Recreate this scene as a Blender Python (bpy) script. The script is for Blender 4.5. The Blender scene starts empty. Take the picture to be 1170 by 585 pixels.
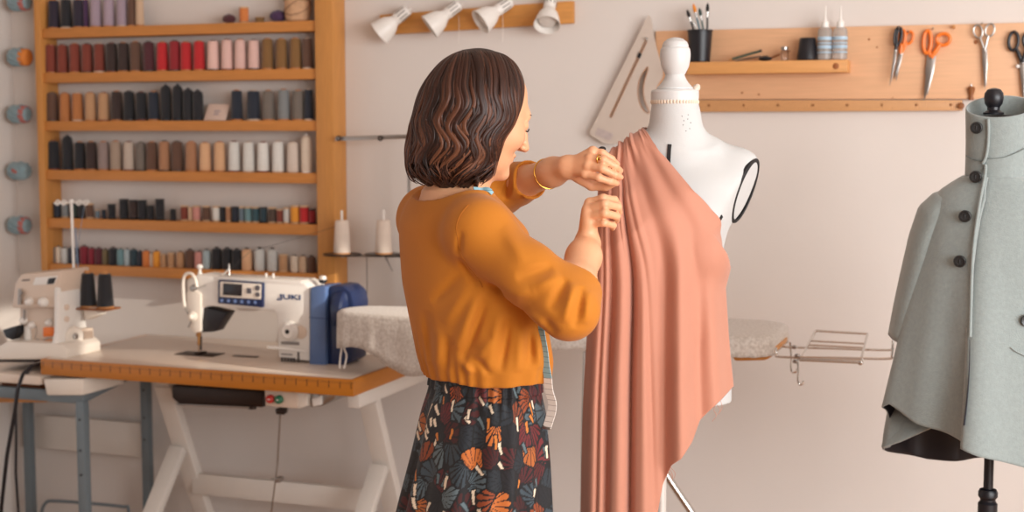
import bpy, bmesh, math, random
import numpy as np
from mathutils import Vector, Matrix

random.seed(7)
rng = np.random.default_rng(11)
SC = bpy.context.scene
COL = SC.collection

# ------------------------------------------------------------------ camera geometry
FPX = 1600.0
PSI = math.radians(20.0)
HORIZON = 150.0
TH = math.atan((292.5 - HORIZON) / FPX)
CAM = np.array([0.0, -4.288, 1.52])
R = np.array([math.cos(PSI), math.sin(PSI), 0.0])
F0 = np.array([-math.sin(PSI), math.cos(PSI), 0.0])
ZV = np.array([0.0, 0.0, 1.0])
FW = F0 * math.cos(TH) - ZV * math.sin(TH)
UP = F0 * math.sin(TH) + ZV * math.cos(TH)


def ray(px, py):
    return FW + R * ((px - 585.0) / FPX) + UP * ((292.5 - py) / FPX)


def Q(px, py, d):
    """point of the room seen at a photograph position, d metres ahead of the camera"""
    r = ray(px, py)
    return CAM + r * (d / float(r @ F0))


def PW(px, py, y):
    """point on the plane parallel to the back wall at distance -y from it"""
    r = ray(px, py)
    return CAM + r * ((y - CAM[1]) / r[1])


def PZ(px, py, z):
    r = ray(px, py)
    return CAM + r * ((z - CAM[2]) / r[2])


def lin(c):
    if isinstance(c, str):
        c = c.lstrip('#')
        c = [int(c[i:i + 2], 16) / 255 for i in (0, 2, 4)]
    return tuple((x / 12.92 if x <= 0.04045 else ((x + 0.055) / 1.055) ** 2.4) for x in c)


# ------------------------------------------------------------------ materials
def mat(name, col, rough=0.6, metal=0.0, var=0.0, vscale=30.0, bump=0.0, bscale=200.0, stretch=(1, 1, 1),
        sheen=0.0, trans=0.0, alpha=1.0, objcol=False, attr=None, col2=None, spec=0.5, sss=0.0, emit=0.0):
    m = bpy.data.materials.new(name)
    m.use_nodes = True
    nt = m.node_tree
    n, l = nt.nodes, nt.links
    b = n['Principled BSDF']
    b.inputs['Roughness'].default_value = rough
    b.inputs['Metallic'].default_value = metal
    b.inputs['Specular IOR Level'].default_value = spec
    if sheen:
        b.inputs['Sheen Weight'].default_value = sheen
        b.inputs['Sheen Roughness'].default_value = 0.5
    if trans:
        b.inputs['Transmission Weight'].default_value = trans
    if sss:
        b.inputs['Subsurface Weight'].default_value = sss
        b.inputs['Subsurface Radius'].default_value = (0.012, 0.005, 0.003)
        b.inputs['Subsurface Scale'].default_value = 1.0
    b.inputs['Alpha'].default_value = alpha
    c = (*lin(col), 1)
    b.inputs['Base Color'].default_value = c
    tc = n.new('ShaderNodeTexCoord')
    mp = n.new('ShaderNodeMapping')
    mp.inputs['Scale'].default_value = stretch
    l.new(tc.outputs['Object'], mp.inputs['Vector'])
    src = None
    if objcol:
        oi = n.new('ShaderNodeObjectInfo')
        src = oi.outputs['Color']
    if attr:
        at = n.new('ShaderNodeAttribute')
        at.attribute_name = attr
        src = at.outputs['Color']
    if var or col2:
        nz = n.new('ShaderNodeTexNoise')
        nz.inputs['Scale'].default_value = vscale
        nz.inputs['Detail'].default_value = 5
        l.new(mp.outputs['Vector'], nz.inputs['Vector'])
        if col2:
            rp = n.new('ShaderNodeValToRGB')
            rp.color_ramp.elements[0].position = 0.35
            rp.color_ramp.elements[1].position = 0.65
            rp.color_ramp.elements[0].color = c
            rp.color_ramp.elements[1].color = (*lin(col2), 1)
            l.new(nz.outputs['Fac'], rp.inputs['Fac'])
            src = rp.outputs['Color']
        else:
            mx = n.new('ShaderNodeMix')
            mx.data_type = 'RGBA'
            mx.blend_type = 'MULTIPLY'
            mx.inputs[0].default_value = 1.0
            mr = n.new('ShaderNodeMapRange')
            mr.inputs['To Min'].default_value = 1 - var
            mr.inputs['To Max'].default_value = 1 + var
            l.new(nz.outputs['Fac'], mr.inputs['Value'])
            if src is None:
                mx.inputs[6].default_value = c
            else:
                l.new(src, mx.inputs[6])
            l.new(mr.outputs[0], mx.inputs[7])
            src = mx.outputs[2]
    if src is not None:
        l.new(src, b.inputs['Base Color'])
    if bump:
        nb = n.new('ShaderNodeTexNoise')
        nb.inputs['Scale'].default_value = bscale
        nb.inputs['Detail'].default_value = 3
        l.new(mp.outputs['Vector'], nb.inputs['Vector'])
        bp = n.new('ShaderNodeBump')
        bp.inputs['Strength'].default_value = bump
        bp.inputs['Distance'].default_value = 0.002
        l.new(nb.outputs['Fac'], bp.inputs['Height'])
        l.new(bp.outputs['Normal'], b.inputs['Normal'])
    return m


def ticks(m, axis, period, width, col, zlim=None, long_every=0):
    """ruler marks printed along one axis of a material"""
    nt = m.node_tree
    n, l = nt.nodes, nt.links
    b = n['Principled BSDF']
    tc = n.new('ShaderNodeTexCoord')
    sp = n.new('ShaderNodeSeparateXYZ')
    l.new(tc.outputs['Object'], sp.inputs[0])

    def math_node(op, a, v):
        q = n.new('ShaderNodeMath')
        q.operation = op
        l.new(a, q.inputs[0])
        if isinstance(v, float):
            q.inputs[1].default_value = v
        else:
            l.new(v, q.inputs[1])
        return q.outputs[0]
    fr = math_node('WRAP', sp.outputs[axis], period)
    fr.node.inputs[2].default_value = 0.0
    k = math_node('LESS_THAN', fr, width)
    if zlim:
        k = math_node('MULTIPLY', k, math_node('GREATER_THAN', sp.outputs['Z'], zlim[0]))
        k = math_node('MULTIPLY', k, math_node('LESS_THAN', sp.outputs['Z'], zlim[1]))
    mx = n.new('ShaderNodeMix')
    mx.data_type = 'RGBA'
    l.new(k, mx.inputs[0])
    cur = b.inputs['Base Color']
    if cur.is_linked:
        l.new(cur.links[0].from_socket, mx.inputs[6])
    else:
        mx.inputs[6].default_value = cur.default_value
    mx.inputs[7].default_value = (*lin(col), 1)
    l.new(mx.outputs[2], cur)
    return m


# ------------------------------------------------------------------ mesh builder
def frame_of(axis):
    a = np.asarray(axis, float)
    a = a / np.linalg.norm(a)
    h = np.array([0, 0, 1.0]) if abs(a[2]) < 0.9 else np.array([1.0, 0, 0])
    x = np.cross(h, a)
    x /= np.linalg.norm(x)
    return x, np.cross(a, x), a


class MB:
    def __init__(self):
        self.v, self.f = [], []

    def add(self, vs, fs):
        o = len(self.v)
        self.v += [tuple(map(float, p)) for p in vs]
        self.f += [tuple(o + i for i in q) for q in fs]
        return self

    def _bm(self, bm):
        bm.verts.index_update()
        self.add([v.co for v in bm.verts], [[v.index for v in f.verts] for f in bm.faces])
        bm.free()
        return self

    def box(self, c, s, bevel=0.0, axes=None, seg=2):
        bm = bmesh.new()
        bmesh.ops.create_cube(bm, size=1)
        for v in bm.verts:
            v.co = Vector((v.co.x * s[0], v.co.y * s[1], v.co.z * s[2]))
        if bevel:
            bmesh.ops.bevel(bm, geom=bm.edges[:], offset=bevel, segments=seg, affect='EDGES', profile=0.5)
        A = np.eye(3) if axes is None else np.asarray(axes)
        for v in bm.verts:
            p = np.asarray(c) + v.co.x * A[0] + v.co.y * A[1] + v.co.z * A[2]
            v.co = Vector(p)
        return self._bm(bm)

    def span(self, a, b, bevel=0.0):
        a, b = np.minimum(a, b), np.maximum(a, b)
        return self.box((a + b) / 2, b - a, bevel)

    def bar(self, a, b, w, t, up=(0, 0, 1), bevel=0.002):
        """rectangular bar from a to b"""
        a, b = np.asarray(a, float), np.asarray(b, float)
        d = b - a
        L = np.linalg.norm(d)
        d = d / L
        u = np.asarray(up, float)
        s = np.cross(d, u)
        s /= np.linalg.norm(s)
        u = np.cross(s, d)
        return self.box((a + b) / 2, (L, w, t), bevel, [d, s, u])

    def prism(self, pts, vec, bevel=0.0, seg=2):
        bm = bmesh.new()
        vec = np.asarray(vec, float)
        n = len(pts)
        a = [bm.verts.new(Vector(p)) for p in pts]
        b = [bm.verts.new(Vector(np.asarray(p) + vec)) for p in pts]
        bm.faces.new(a)
        bm.faces.new(b[::-1])
        for i in range(n):
            j = (i + 1) % n
            bm.faces.new((a[j], a[i], b[i], b[j]))
        bmesh.ops.recalc_face_normals(bm, faces=bm.faces[:])
        if bevel:
            bmesh.ops.bevel(bm, geom=bm.edges[:], offset=bevel, segments=seg, affect='EDGES', profile=0.5)
        return self._bm(bm)

    def ppx(self, pts, y0, y1, bevel=0.0):
        """profile drawn on the plane y=y0 parallel to the wall, extruded to y1"""
        return self.prism([PW(x, y, y0) for x, y in pts], (0, y1 - y0, 0), bevel)

    def tube(self, pts, r, seg=10, closed=False, flat=1.0, caps=True):
        P = np.asarray([np.asarray(p, float) for p in pts])
        n = len(P)
        rr = np.full(n, r) if np.isscalar(r) else np.asarray(r, float)
        T = np.gradient(P, axis=0)
        if closed:
            T = np.roll(P, -1, 0) - np.roll(P, 1, 0)
        T /= np.linalg.norm(T, axis=1)[:, None] + 1e-12
        x, y, _ = frame_of(T[0])
        vs, fs = [], []
        for i in range(n):
            x = x - T[i] * (x @ T[i])
            x /= np.linalg.norm(x)
            y = np.cross(T[i], x)
            for k in range(seg):
                a = 2 * math.pi * k / seg
                vs.append(P[i] + rr[i] * (math.cos(a) * x + flat * math.sin(a) * y))
        m = n if closed else n - 1
        for i in range(m):
            j = (i + 1) % n
            for k in range(seg):
                l = (k + 1) % seg
                fs.append((i * seg + k, i * seg + l, j * seg + l, j * seg + k))
        if caps and not closed:
            fs.append(tuple(range(seg))[::-1])
            fs.append(tuple((n - 1) * seg + k for k in range(seg)))
        return self.add(vs, fs)

    def lathe(self, prof, o, axis=(0, 0, 1), seg=24):
        x, y, a = frame_of(axis)
        o = np.asarray(o, float)
        vs, fs = [], []
        n = len(prof)
        for r, z in prof:
            for k in range(seg):
                t = 2 * math.pi * k / seg
                vs.append(o + a * z + max(r, 1e-5) * (math.cos(t) * x + math.sin(t) * y))
        for i in range(n - 1):
            for k in range(seg):
                l = (k + 1) % seg
                fs.append((i * seg + k, i * seg + l, (i + 1) * seg + l, (i + 1) * seg + k))
        if prof[0][0] > 1e-4:
            fs.append(tuple(range(seg))[::-1])
        if prof[-1][0] > 1e-4:
            fs.append(tuple((n - 1) * seg + k for k in range(seg)))
        return self.add(vs, fs)

    def ball(self, c, r, axes=None, seg=16):
        r = (r, r, r) if np.isscalar(r) else r
        A = np.eye(3) if axes is None else np.asarray(axes)
        vs, fs = [], []
        m = seg // 2
        for i in range(m + 1):
            p = math.pi * i / m
            for k in range(seg):
                t = 2 * math.pi * k / seg
                q = (max(math.sin(p), 1e-4) * math.cos(t) * r[0], max(math.sin(p), 1e-4) * math.sin(t) * r[1], math.cos(p) * r[2])
                vs.append(np.asarray(c) + q[0] * A[0] + q[1] * A[1] + q[2] * A[2])
        for i in range(m):
            for k in range(seg):
                l = (k + 1) % seg
                fs.append((i * seg + k, (i + 1) * seg + k, (i + 1) * seg + l, i * seg + l))
        return self.add(vs, fs)

    def grid(self, G, closed=False):
        G = np.asarray(G)
        n, m = G.shape[:2]
        vs = G.reshape(-1, 3)
        fs = []
        for i in range(n - 1):
            for k in range(m if closed else m - 1):
                l = (k + 1) % m
                fs.append((i * m + k, i * m + l, (i + 1) * m + l, (i + 1) * m + k))
        return self.add(vs, fs)

    def build(self, name, m, parent=None, angle=35, loc=None):
        V = np.asarray(self.v, float)
        return mesh_obj(name, V, self.f, m, parent, angle, loc)


def world_loc(o):
    p = np.zeros(3)
    while o is not None:
        p += np.array(o.location)
        o = o.parent
    return p


def mesh_obj(name, V, Fc, m, parent=None, angle=35, loc=None):
    V = np.asarray(V, float)
    off = world_loc(parent)
    o_loc = np.zeros(3)
    if loc is not None:
        o_loc = np.asarray(loc, float) - off
    elif parent is None:
        o_loc = np.array([(V[:, 0].min() + V[:, 0].max()) / 2, (V[:, 1].min() + V[:, 1].max()) / 2, V[:, 2].min()])
    W = V - off - o_loc
    me = bpy.data.meshes.new(name)
    if isinstance(Fc, np.ndarray):
        me.vertices.add(len(W))
        me.vertices.foreach_set('co', W.astype(np.float32).ravel())
        k = Fc.shape[1]
        me.loops.add(Fc.size)
        me.loops.foreach_set('vertex_index', Fc.astype(np.int32).ravel())
        me.polygons.add(len(Fc))
        me.polygons.foreach_set('loop_start', np.arange(0, Fc.size, k, dtype=np.int32))
        me.polygons.foreach_set('loop_total', np.full(len(Fc), k, dtype=np.int32))
        me.update(calc_edges=True)
    else:
        me.from_pydata(W.tolist(), [], Fc)
        me.update()
        bm = bmesh.new()
        bm.from_mesh(me)
        bmesh.ops.recalc_face_normals(bm, faces=bm.faces[:])
        bm.to_mesh(me)
        bm.free()
    me.validate()
    for p in (m if isinstance(m, (list, tuple)) else [m]):
        me.materials.append(p)
    me.polygons.foreach_set('use_smooth', np.ones(len(me.polygons), dtype=bool))
    if angle is not None and angle < 180:
        me.set_sharp_from_angle(angle=math.radians(angle))
    o = bpy.data.objects.new(name, me)
    COL.objects.link(o)
    o.location = o_loc
    if parent is not None:
        o.parent = parent
    return o


def tag(o, label, cat, group=None, kind=None):
    if label:
        o['label'] = label
    if cat:
        o['category'] = cat
    if group:
        o['group'] = group
    if kind:
        o['kind'] = kind
    return o


def thing(name, label, cat, loc, group=None):
    o = bpy.data.objects.new(name, None)
    COL.objects.link(o)
    o.location = tuple(map(float, loc))
    o.empty_display_size = 0.05
    return tag(o, label, cat, group)


def struct(name, mb, m):
    o = mb.build(name, m)
    o['kind'] = 'structure'
    return o


# ------------------------------------------------------------------ implicit surfaces
def smin(a, b, k):
    h = np.clip(0.5 + 0.5 * (b - a) / k, 0, 1)
    return b + (a - b) * h - k * h * (1 - h)


def rcone(p, a, b, ra, rb):
    a, b = np.asarray(a), np.asarray(b)
    ba = b - a
    h = np.clip(((p - a) @ ba) / (ba @ ba), 0, 1)
    return np.linalg.norm(p - a - h[:, None] * ba, axis=1) - (ra + (rb - ra) * h)


def chain(p, pts, rs, k=0.01):
    d = None
    for i in range(len(pts) - 1):
        e = rcone(p, pts[i], pts[i + 1], rs[i], rs[i + 1])
        d = e if d is None else smin(d, e, k)
    return d


def ell(p, c, r, axes=None):
    q = p - np.asarray(c)
    if axes is not None:
        q = q @ np.asarray(axes).T
    r = np.asarray(r, float)
    q1 = q / r
    k0 = np.linalg.norm(q1, axis=1)
    k1 = np.linalg.norm(q1 / r, axis=1) + 1e-9
    return k0 * (k0 - 1) / k1


def loft(p, rows, ax, ay, soft=True):
    """rows: (z, centre x, centre y (along ax/ay from world origin), half a, half b)"""
    rows = np.asarray(rows, float)
    rows = rows[np.argsort(rows[:, 0])]
    z = p[:, 2]
    zz = np.clip(z, rows[0, 0], rows[-1, 0])
    # smooth interpolation (catmull through numpy: dense linear resample + box smoothing)
    zs = np.linspace(rows[0, 0], rows[-1, 0], 200)
    cols = []
    for c in range(1, 5):
        v = np.interp(zs, rows[:, 0], rows[:, c])
        if soft:
            k = 13
            vp = np.pad(v, k // 2, mode='reflect', reflect_type='odd')
            v = np.convolve(vp, np.ones(k) / k, 'valid')
        cols.append(np.interp(zz, zs, v))
    u = p @ np.asarray(ax) - cols[0]
    w = p @ np.asarray(ay) - cols[1]
    a, b = cols[2], cols[3]
    k0 = np.sqrt((u / a) ** 2 + (w / b) ** 2)
    k1 = np.sqrt((u / a ** 2) ** 2 + (w / b ** 2) ** 2) + 1e-9
    d = np.where(k0 < 1e-3, -np.minimum(a, b), k0 * (k0 - 1) / k1)
    return np.maximum(d, np.maximum(z - rows[-1, 0], rows[0, 0] - z))


def surface_nets(fn, lo, hi, h, B=8, slack=1.5):
    lo, hi = np.asarray(lo, float), np.asarray(hi, float)
    nb = np.ceil((hi - lo) / (B * h)).astype(int)
    I = np.stack(np.meshgrid(*[np.arange(k) for k in nb], indexing='ij'), -1).reshape(-1, 3)
    cen = lo + (I + 0.5) * B * h
    d = np.concatenate([fn(cen[i:i + 200000]) for i in range(0, len(cen), 200000)])
    I = I[np.abs(d) < B * h * 0.87 * slack + 0.004]
    g = np.stack(np.meshgrid(*[np.arange(B + 1)] * 3, indexing='ij'), -1).reshape(-1, 3)
    N = nb * B + 2
    cells, verts, quads = [], [], []
    corner = [(0, 0, 0), (1, 0, 0), (0, 1, 0), (1, 1, 0), (0, 0, 1), (1, 0, 1), (0, 1, 1), (1, 1, 1)]
    edges = [(0, 1), (2, 3), (4, 5), (6, 7), (0, 2), (1, 3), (4, 6), (5, 7), (0, 4), (1, 5), (2, 6), (3, 7)]
    lin_id = lambda J: (J[:, 0] * N[1] + J[:, 1]) * N[2] + J[:, 2]
    step = 400
    for s in range(0, len(I), step):
        Ib = I[s:s + step]
        G = (Ib[:, None, :] * B + g[None])
        val = fn((lo + G.reshape(-1, 3) * h)).reshape(len(Ib), B + 1, B + 1, B + 1)
        val = np.where(np.abs(val) < 1e-9, 1e-9, val)
        cv = np.stack([val[:, c[0]:c[0] + B, c[1]:c[1] + B, c[2]:c[2] + B] for c in corner], -1)
        neg = cv < 0
        act = neg.any(-1) & ~neg.all(-1)
        w = np.argwhere(act)
        if not len(w):
            continue
        cva = cv[act]
        acc = np.zeros((len(w), 3))
        cnt = np.zeros(len(w))
        for a, b in edges:
            va, vb = cva[:, a], cva[:, b]
            x = (va < 0) != (vb < 0)
            t = np.where(x, va / np.where(x, va - vb, 1), 0)
            pa, pb = np.array(corner[a], float), np.array(corner[b], float)
            acc += np.where(x[:, None], pa + t[:, None] * (pb - pa), 0)
            cnt += x
        J = Ib[w[:, 0]] * B + w[:, 1:]
        cells.append(lin_id(J))
        verts.append(lo + (J + acc / cnt[:, None]) * h)
        for ax in range(3):
            c1 = [1, 2, 4][ax]
            v0, v1 = cva[:, 0], cva[:, c1]
            x = (v0 < 0) != (v1 < 0)
            Jx = J[x]
            o1, o2 = [(1, 2), (2, 0), (0, 1)][ax]
            e1, e2 = np.eye(3, dtype=int)[o1], np.eye(3, dtype=int)[o2]
            qd = np.stack([lin_id(Jx), lin_id(Jx - e1), lin_id(Jx - e1 - e2), lin_id(Jx - e2)], 1)
            fl = v0[x] > 0
            qd[fl] = qd[fl][:, ::-1]
            quads.append(qd)
    cells = np.concatenate(cells)
    verts = np.concatenate(verts)
    quads = np.concatenate(quads)
    o = np.argsort(cells)
    cs = cells[o]
    ix = np.clip(np.searchsorted(cs, quads), 0, len(cs) - 1)
    ok = (cs[ix] == quads).all(1)
    return verts, o[ix[ok]]


def relax(V, Fq, n=1, k=0.5):
    for _ in range(n):
        acc = np.zeros_like(V)
        cnt = np.zeros(len(V))
        for a, b in ((0, 1), (1, 2), (2, 3), (3, 0)):
            np.add.at(acc, Fq[:, a], V[Fq[:, b]])
            np.add.at(cnt, Fq[:, a], 1)
            np.add.at(acc, Fq[:, b], V[Fq[:, a]])
            np.add.at(cnt, Fq[:, b], 1)
        V = V + k * (acc / np.maximum(cnt, 1)[:, None] - V)
    return V


def color_attr(o, cols, name='Col'):
    ca = o.data.color_attributes.new(name, 'FLOAT_COLOR', 'POINT')
    c = np.ones((len(o.data.vertices), 4), np.float32)
    c[:, :3] = cols
    ca.data.foreach_set('color', c.ravel())

# ------------------------------------------------------------------ common materials
M_WALL = mat('painted_plaster', '#dcd3cc', 0.9, var=0.04, vscale=3, bump=0.15, bscale=60)
M_WALL2 = mat('painted_plaster_side', '#dcd3cc', 0.9, var=0.03, vscale=3)
M_FLOOR = mat('floor_boards', '#b08768', 0.5, var=0.2, vscale=4, stretch=(1, 8, 1))
M_CEIL = mat('ceiling_paint', '#ece6e0', 0.9, var=0.02)
M_PINE = mat('pine_wood', '#c5813f', 0.5, var=0.17, vscale=9, stretch=(1.2, 6, 14), bump=0.1, bscale=30)
M_PINEV = mat('pine_wood_upright', '#c88a48', 0.5, var=0.17, vscale=9, stretch=(14, 6, 1.2), bump=0.1, bscale=30)
M_BOARD = mat('light_pine_board', '#dcab83', 0.5, var=0.14, vscale=8, stretch=(1, 6, 16), bump=0.08, bscale=30)
M_WHITE = mat('white_enamel', '#e9e3dc', 0.35, var=0.02)
M_WHITEWOOD = mat('white_painted_wood', '#dcd4cb', 0.45, var=0.05, vscale=12)
M_CREAM = mat('cream_plastic', '#e6dbce', 0.35, var=0.02)
M_BEIGE = mat('beige_plastic', '#d8c3b1', 0.4, var=0.03)
M_BLACK = mat('black_plastic', '#15141a', 0.4, var=0.1)
M_DARKMETAL = mat('dark_metal', '#3a302c', 0.4, 0.7, var=0.1)
M_CHROME = mat('chrome', '#cfcac5', 0.18, 1.0, var=0.03)
M_STEEL = mat('brushed_steel', '#a9a4a0', 0.32, 1.0, var=0.08, vscale=80, stretch=(1, 1, 10))
M_GREYSTEEL = mat('grey_painted_steel', '#6f7a80', 0.45, 0.1, var=0.05)
M_ORANGE = mat('orange_plastic', '#f07a22', 0.35, var=0.03)
M_NAVY = mat('navy_plastic', '#1a2a50', 0.3, var=0.05)
M_BLUE = mat('blue_plastic', '#58709c', 0.3, var=0.05)
M_GOLD = mat('gold', '#d9a24a', 0.25, 1.0, var=0.05)
M_CORD = mat('white_cord', '#e8dfd6', 0.8, var=0.05)
M_DARKWOOD = mat('brown_wood', '#8a5227', 0.5, var=0.2, vscale=20)
M_CORE = mat('wooden_cone_core', '#c0834a', 0.6, var=0.1)

# ------------------------------------------------------------------ room
XL = float(PW(17, 150, 0.0)[0])          # corner with the left wall
XR = 2.6
YF = -6.2
ZC = 2.75
struct('wall_back', MB().box(((XL + XR) / 2, 0.05, ZC / 2), (XR - XL + 0.2, 0.1, ZC)), M_WALL)
struct('floor', MB().box(((XL + XR) / 2, YF / 2, -0.05), (XR - XL + 1.2, -YF + 0.3, 0.1)), M_FLOOR)
struct('ceiling', MB().box(((XL + XR) / 2, YF / 2, ZC + 0.05), (XR - XL + 1.2, -YF + 0.3, 0.1)), M_CEIL)
# left wall with a tall window opening close to the corner
wy0, wy1, wz0, wz1 = -2.6, -0.30, 0.55, 1.36
wl = MB()
wl.span(np.array([XL - 0.1, YF, 0]), np.array([XL, wy0, ZC]))
wl.span(np.array([XL - 0.1, wy1, 0]), np.array([XL, 0, ZC]))
wl.span(np.array([XL - 0.1, wy0, 0]), np.array([XL, wy1, wz0]))
wl.span(np.array([XL - 0.1, wy0, wz1]), np.array([XL, wy1, ZC]))
struct('wall_left', wl, M_WALL2)
wf = MB()
for a, b in (((wy0, wz0), (wy1, wz0 + .05)), ((wy0, wz1 - .05), (wy1, wz1)), ((wy0, wz0), (wy0 + .05, wz1)), ((wy1 - .05, wz0), (wy1, wz1)), ((-1.48, wz0), (-1.42, wz1))):
    wf.span(np.array([XL - 0.08, a[0], a[1]]), np.array([XL - 0.03, b[0], b[1]]), 0.004)
win = wf.build('window_1', M_WHITE)
win['kind'] = 'structure'
# right wall with an assumed large window, out of view, that lights the room
ry0, ry1, rz0, rz1 = -5.2, -1.05, 0.75, 2.5
wr = MB()
wr.span(np.array([XR, YF, 0]), np.array([XR + .1, ry0, ZC]))
wr.span(np.array([XR, ry1, 0]), np.array([XR + .1, 0, ZC]))
wr.span(np.array([XR, ry0, 0]), np.array([XR + .1, ry1, rz0]))
wr.span(np.array([XR, ry0, rz1]), np.array([XR + .1, ry1, ZC]))
struct('wall_right', wr, M_WALL2)
wf = MB()
for a, b in (((ry0, rz0), (ry1, rz0 + .06)), ((ry0, rz1 - .06), (ry1, rz1)), ((ry0, rz0), (ry0 + .06, rz1)), ((ry1 - .06, rz0), (ry1, rz1)), ((-3.38, rz0), (-3.32, rz1))):
    wf.span(np.array([XR + .03, a[0], a[1]]), np.array([XR + .08, b[0], b[1]]), 0.004)
win = wf.build('assumed_window_2', M_WHITE)
win['kind'] = 'structure'

# ------------------------------------------------------------------ thread shelf on the back wall
YS = -0.085            # front edge of the shelves
sh = thing('wall_shelf', 'open pine wall shelf with six boards of thread spools', 'shelf', (PW(200, 200, YS)[0], -0.04, PW(200, 317, YS)[2]))
pz_top = PW(200, -40, YS)[2]
pz_bot = PW(360, 322, YS)[2]
xl0 = float(PW(44, 150, YS)[0])
xl1 = float(PW(56, 150, YS)[0])
xr0 = float(PW(361, 150, YS - .01)[0])
xr1 = float(PW(381, 150, YS - .01)[0])
MB().span(np.array([xl0, YS - .008, pz_bot]), np.array([xl0 + .028, -.001, pz_top]), .002).build('side_panel', M_PINEV, sh)
MB().span(np.array([xr0, YS - .01, pz_bot - .02]), np.array([xr1, -.001, pz_top]), .002).build('side_panel', M_PINEV, sh)
shelf_y = [28, 81, 138, 196, 253, 307]      # top line of each board at the middle of the shelf
SHELF_Z = []
for yy in shelf_y:
    z1 = float(PW(203, yy, YS)[2])
    z0 = float(PW(203, yy + 11.5, YS)[2])
    SHELF_Z.append(z1)
    MB().span(np.array([xl0 + .028, YS, z0]), np.array([xr0, -.001, z1]), .0015).build('shelf_board', M_PINE, sh)

CN = {'dark purple': '#241a2c', 'purple': '#43244a', 'black': '#15151b', 'lilac grey': '#a08c98', 'brown': '#5e4030', 'beige': '#c9a98b', 'rust': '#7c3322',
      'dark brown': '#33211c', 'maroon': '#4c1a22', 'red': '#bb1a20', 'dark red': '#8e1720', 'pale pink': '#dfb7ac', 'olive brown': '#805a2c', 'orange brown': '#b4713c',
      'tan': '#b98d66', 'navy': '#1c2331', 'grey brown': '#6f655c', 'grey': '#7d7f7f', 'mauve grey': '#8d7a74', 'taupe': '#a38d7b', 'light taupe': '#b9a899', 'light brown': '#a97856',
      'peach': '#d9ab82', 'white': '#dcd9d2', 'off-white': '#d6c6b8', 'cream': '#d8c6b2', 'grey blue': '#62717c', 'teal': '#2e5059', 'light teal': '#6b8d92', 'dark teal': '#223a44',
      'pink': '#c98a80', 'red brown': '#7a3424', 'orange yellow': '#e2952c', 'crimson': '#7d1226', 'burgundy': '#541523', 'olive': '#6a5a3c', 'orange': '#d27a3a', 'light grey': '#c6c5c0',
      'pale blue': '#a3b2b6', 'dark green': '#2c3a34', 'multicoloured dark': '#4a3a30'}

M_THREAD = mat('thread_winding', '#888888', 0.75, objcol=True, sheen=0.3, var=0.12, vscale=60, stretch=(0.3, 0.3, 8))
nt = M_THREAD.node_tree
wv = nt.nodes.new('ShaderNodeTexWave')
wv.bands_direction = 'Z'
wv.inputs['Scale'].default_value = 140
wv.inputs['Distortion'].default_value = 1.5
bp = nt.nodes.new('ShaderNodeBump')
bp.inputs['Strength'].default_value = 0.25
bp.inputs['Distance'].default_value = 0.001
tcn = nt.nodes.new('ShaderNodeTexCoord')
nt.links.new(tcn.outputs['Object'], wv.inputs['Vector'])
nt.links.new(wv.outputs['Fac'], bp.inputs['Height'])
nt.links.new(bp.outputs['Normal'], nt.nodes['Principled BSDF'].inputs['Normal'])
M_CORED = mat('core_plastic', '#8a4a28', 0.5, objcol=True)

# prototype shapes (built once at the origin, then copied)
def cone_mb():
    return MB().lathe([(.0195, .004), (.0205, .008), (.0178, .101), (.0160, .1055), (.009, .1065)], (0, 0, 0), seg=20)

def cone_core():
    return MB().lathe([(.0205, 0), (.0205, .005), (.012, .006), (.0095, .09), (.0095, .109), (.007, .1105), (.005, .108)], (0, 0, 0), seg=16)

def king_mb():      # tall round-shouldered tube
    return MB().lathe([(.0185, .004), (.0195, .012), (.0195, .10), (.0175, .113), (.012, .121), (.005, .124)], (0, 0, 0), seg=20)

def king_core():
    return MB().lathe([(.0185, 0), (.019, .005), (.01, .006), (.006, .12), (.0055, .127), (.003, .128)], (0, 0, 0), seg=12)

def spool_mb():
    return MB().lathe([(.0095, .004), (.0125, .0055), (.0125, .0425), (.0095, .044)], (0, 0, 0), seg=18)

def spool_core():
    m = MB().lathe([(.0125, 0), (.0135, .001), (.0135, .003), (.0105, .0045), (.006, .0055), (.006, .0425), (.0105, .0435), (.0135, .045), (.0135, .047), (.0125, .048), (.004, .048), (.004, .044)], (0, 0, 0), seg=18)
    return m

def tube_mb():      # little coreless cone of overlock thread
    return MB().lathe([(.013, 0), (.0145, .003), (.0140, .046), (.012, .051), (.006, .053)], (0, 0, 0), seg=18)

def tube_core():
    return MB().lathe([(.006, .05), (.0055, .056), (.003, .0565)], (0, 0, 0), seg=12)

def ball_mb():
    m = MB().lathe([(.008, .0), (.02, .006), (.0255, .018), (.0235, .029), (.015, .037), (.006, .039)], (0, 0, 0), seg=20)
    for k in range(6):
        t = np.linspace(0, 2 * math.pi, 28, endpoint=False)
        a = k * math.pi / 6
        c, s = math.cos(a), math.sin(a)
        m.tube([(.0252 * (math.cos(x) * c), .0252 * math.cos(x) * s, .0195 + .0185 * math.sin(x)) for x in t], .0012, 5, closed=True)
    return m

def ball_core():
    return MB().lathe([(.006, .037), (.006, .041), (.003, .0412)], (0, 0, 0), seg=10)

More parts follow.
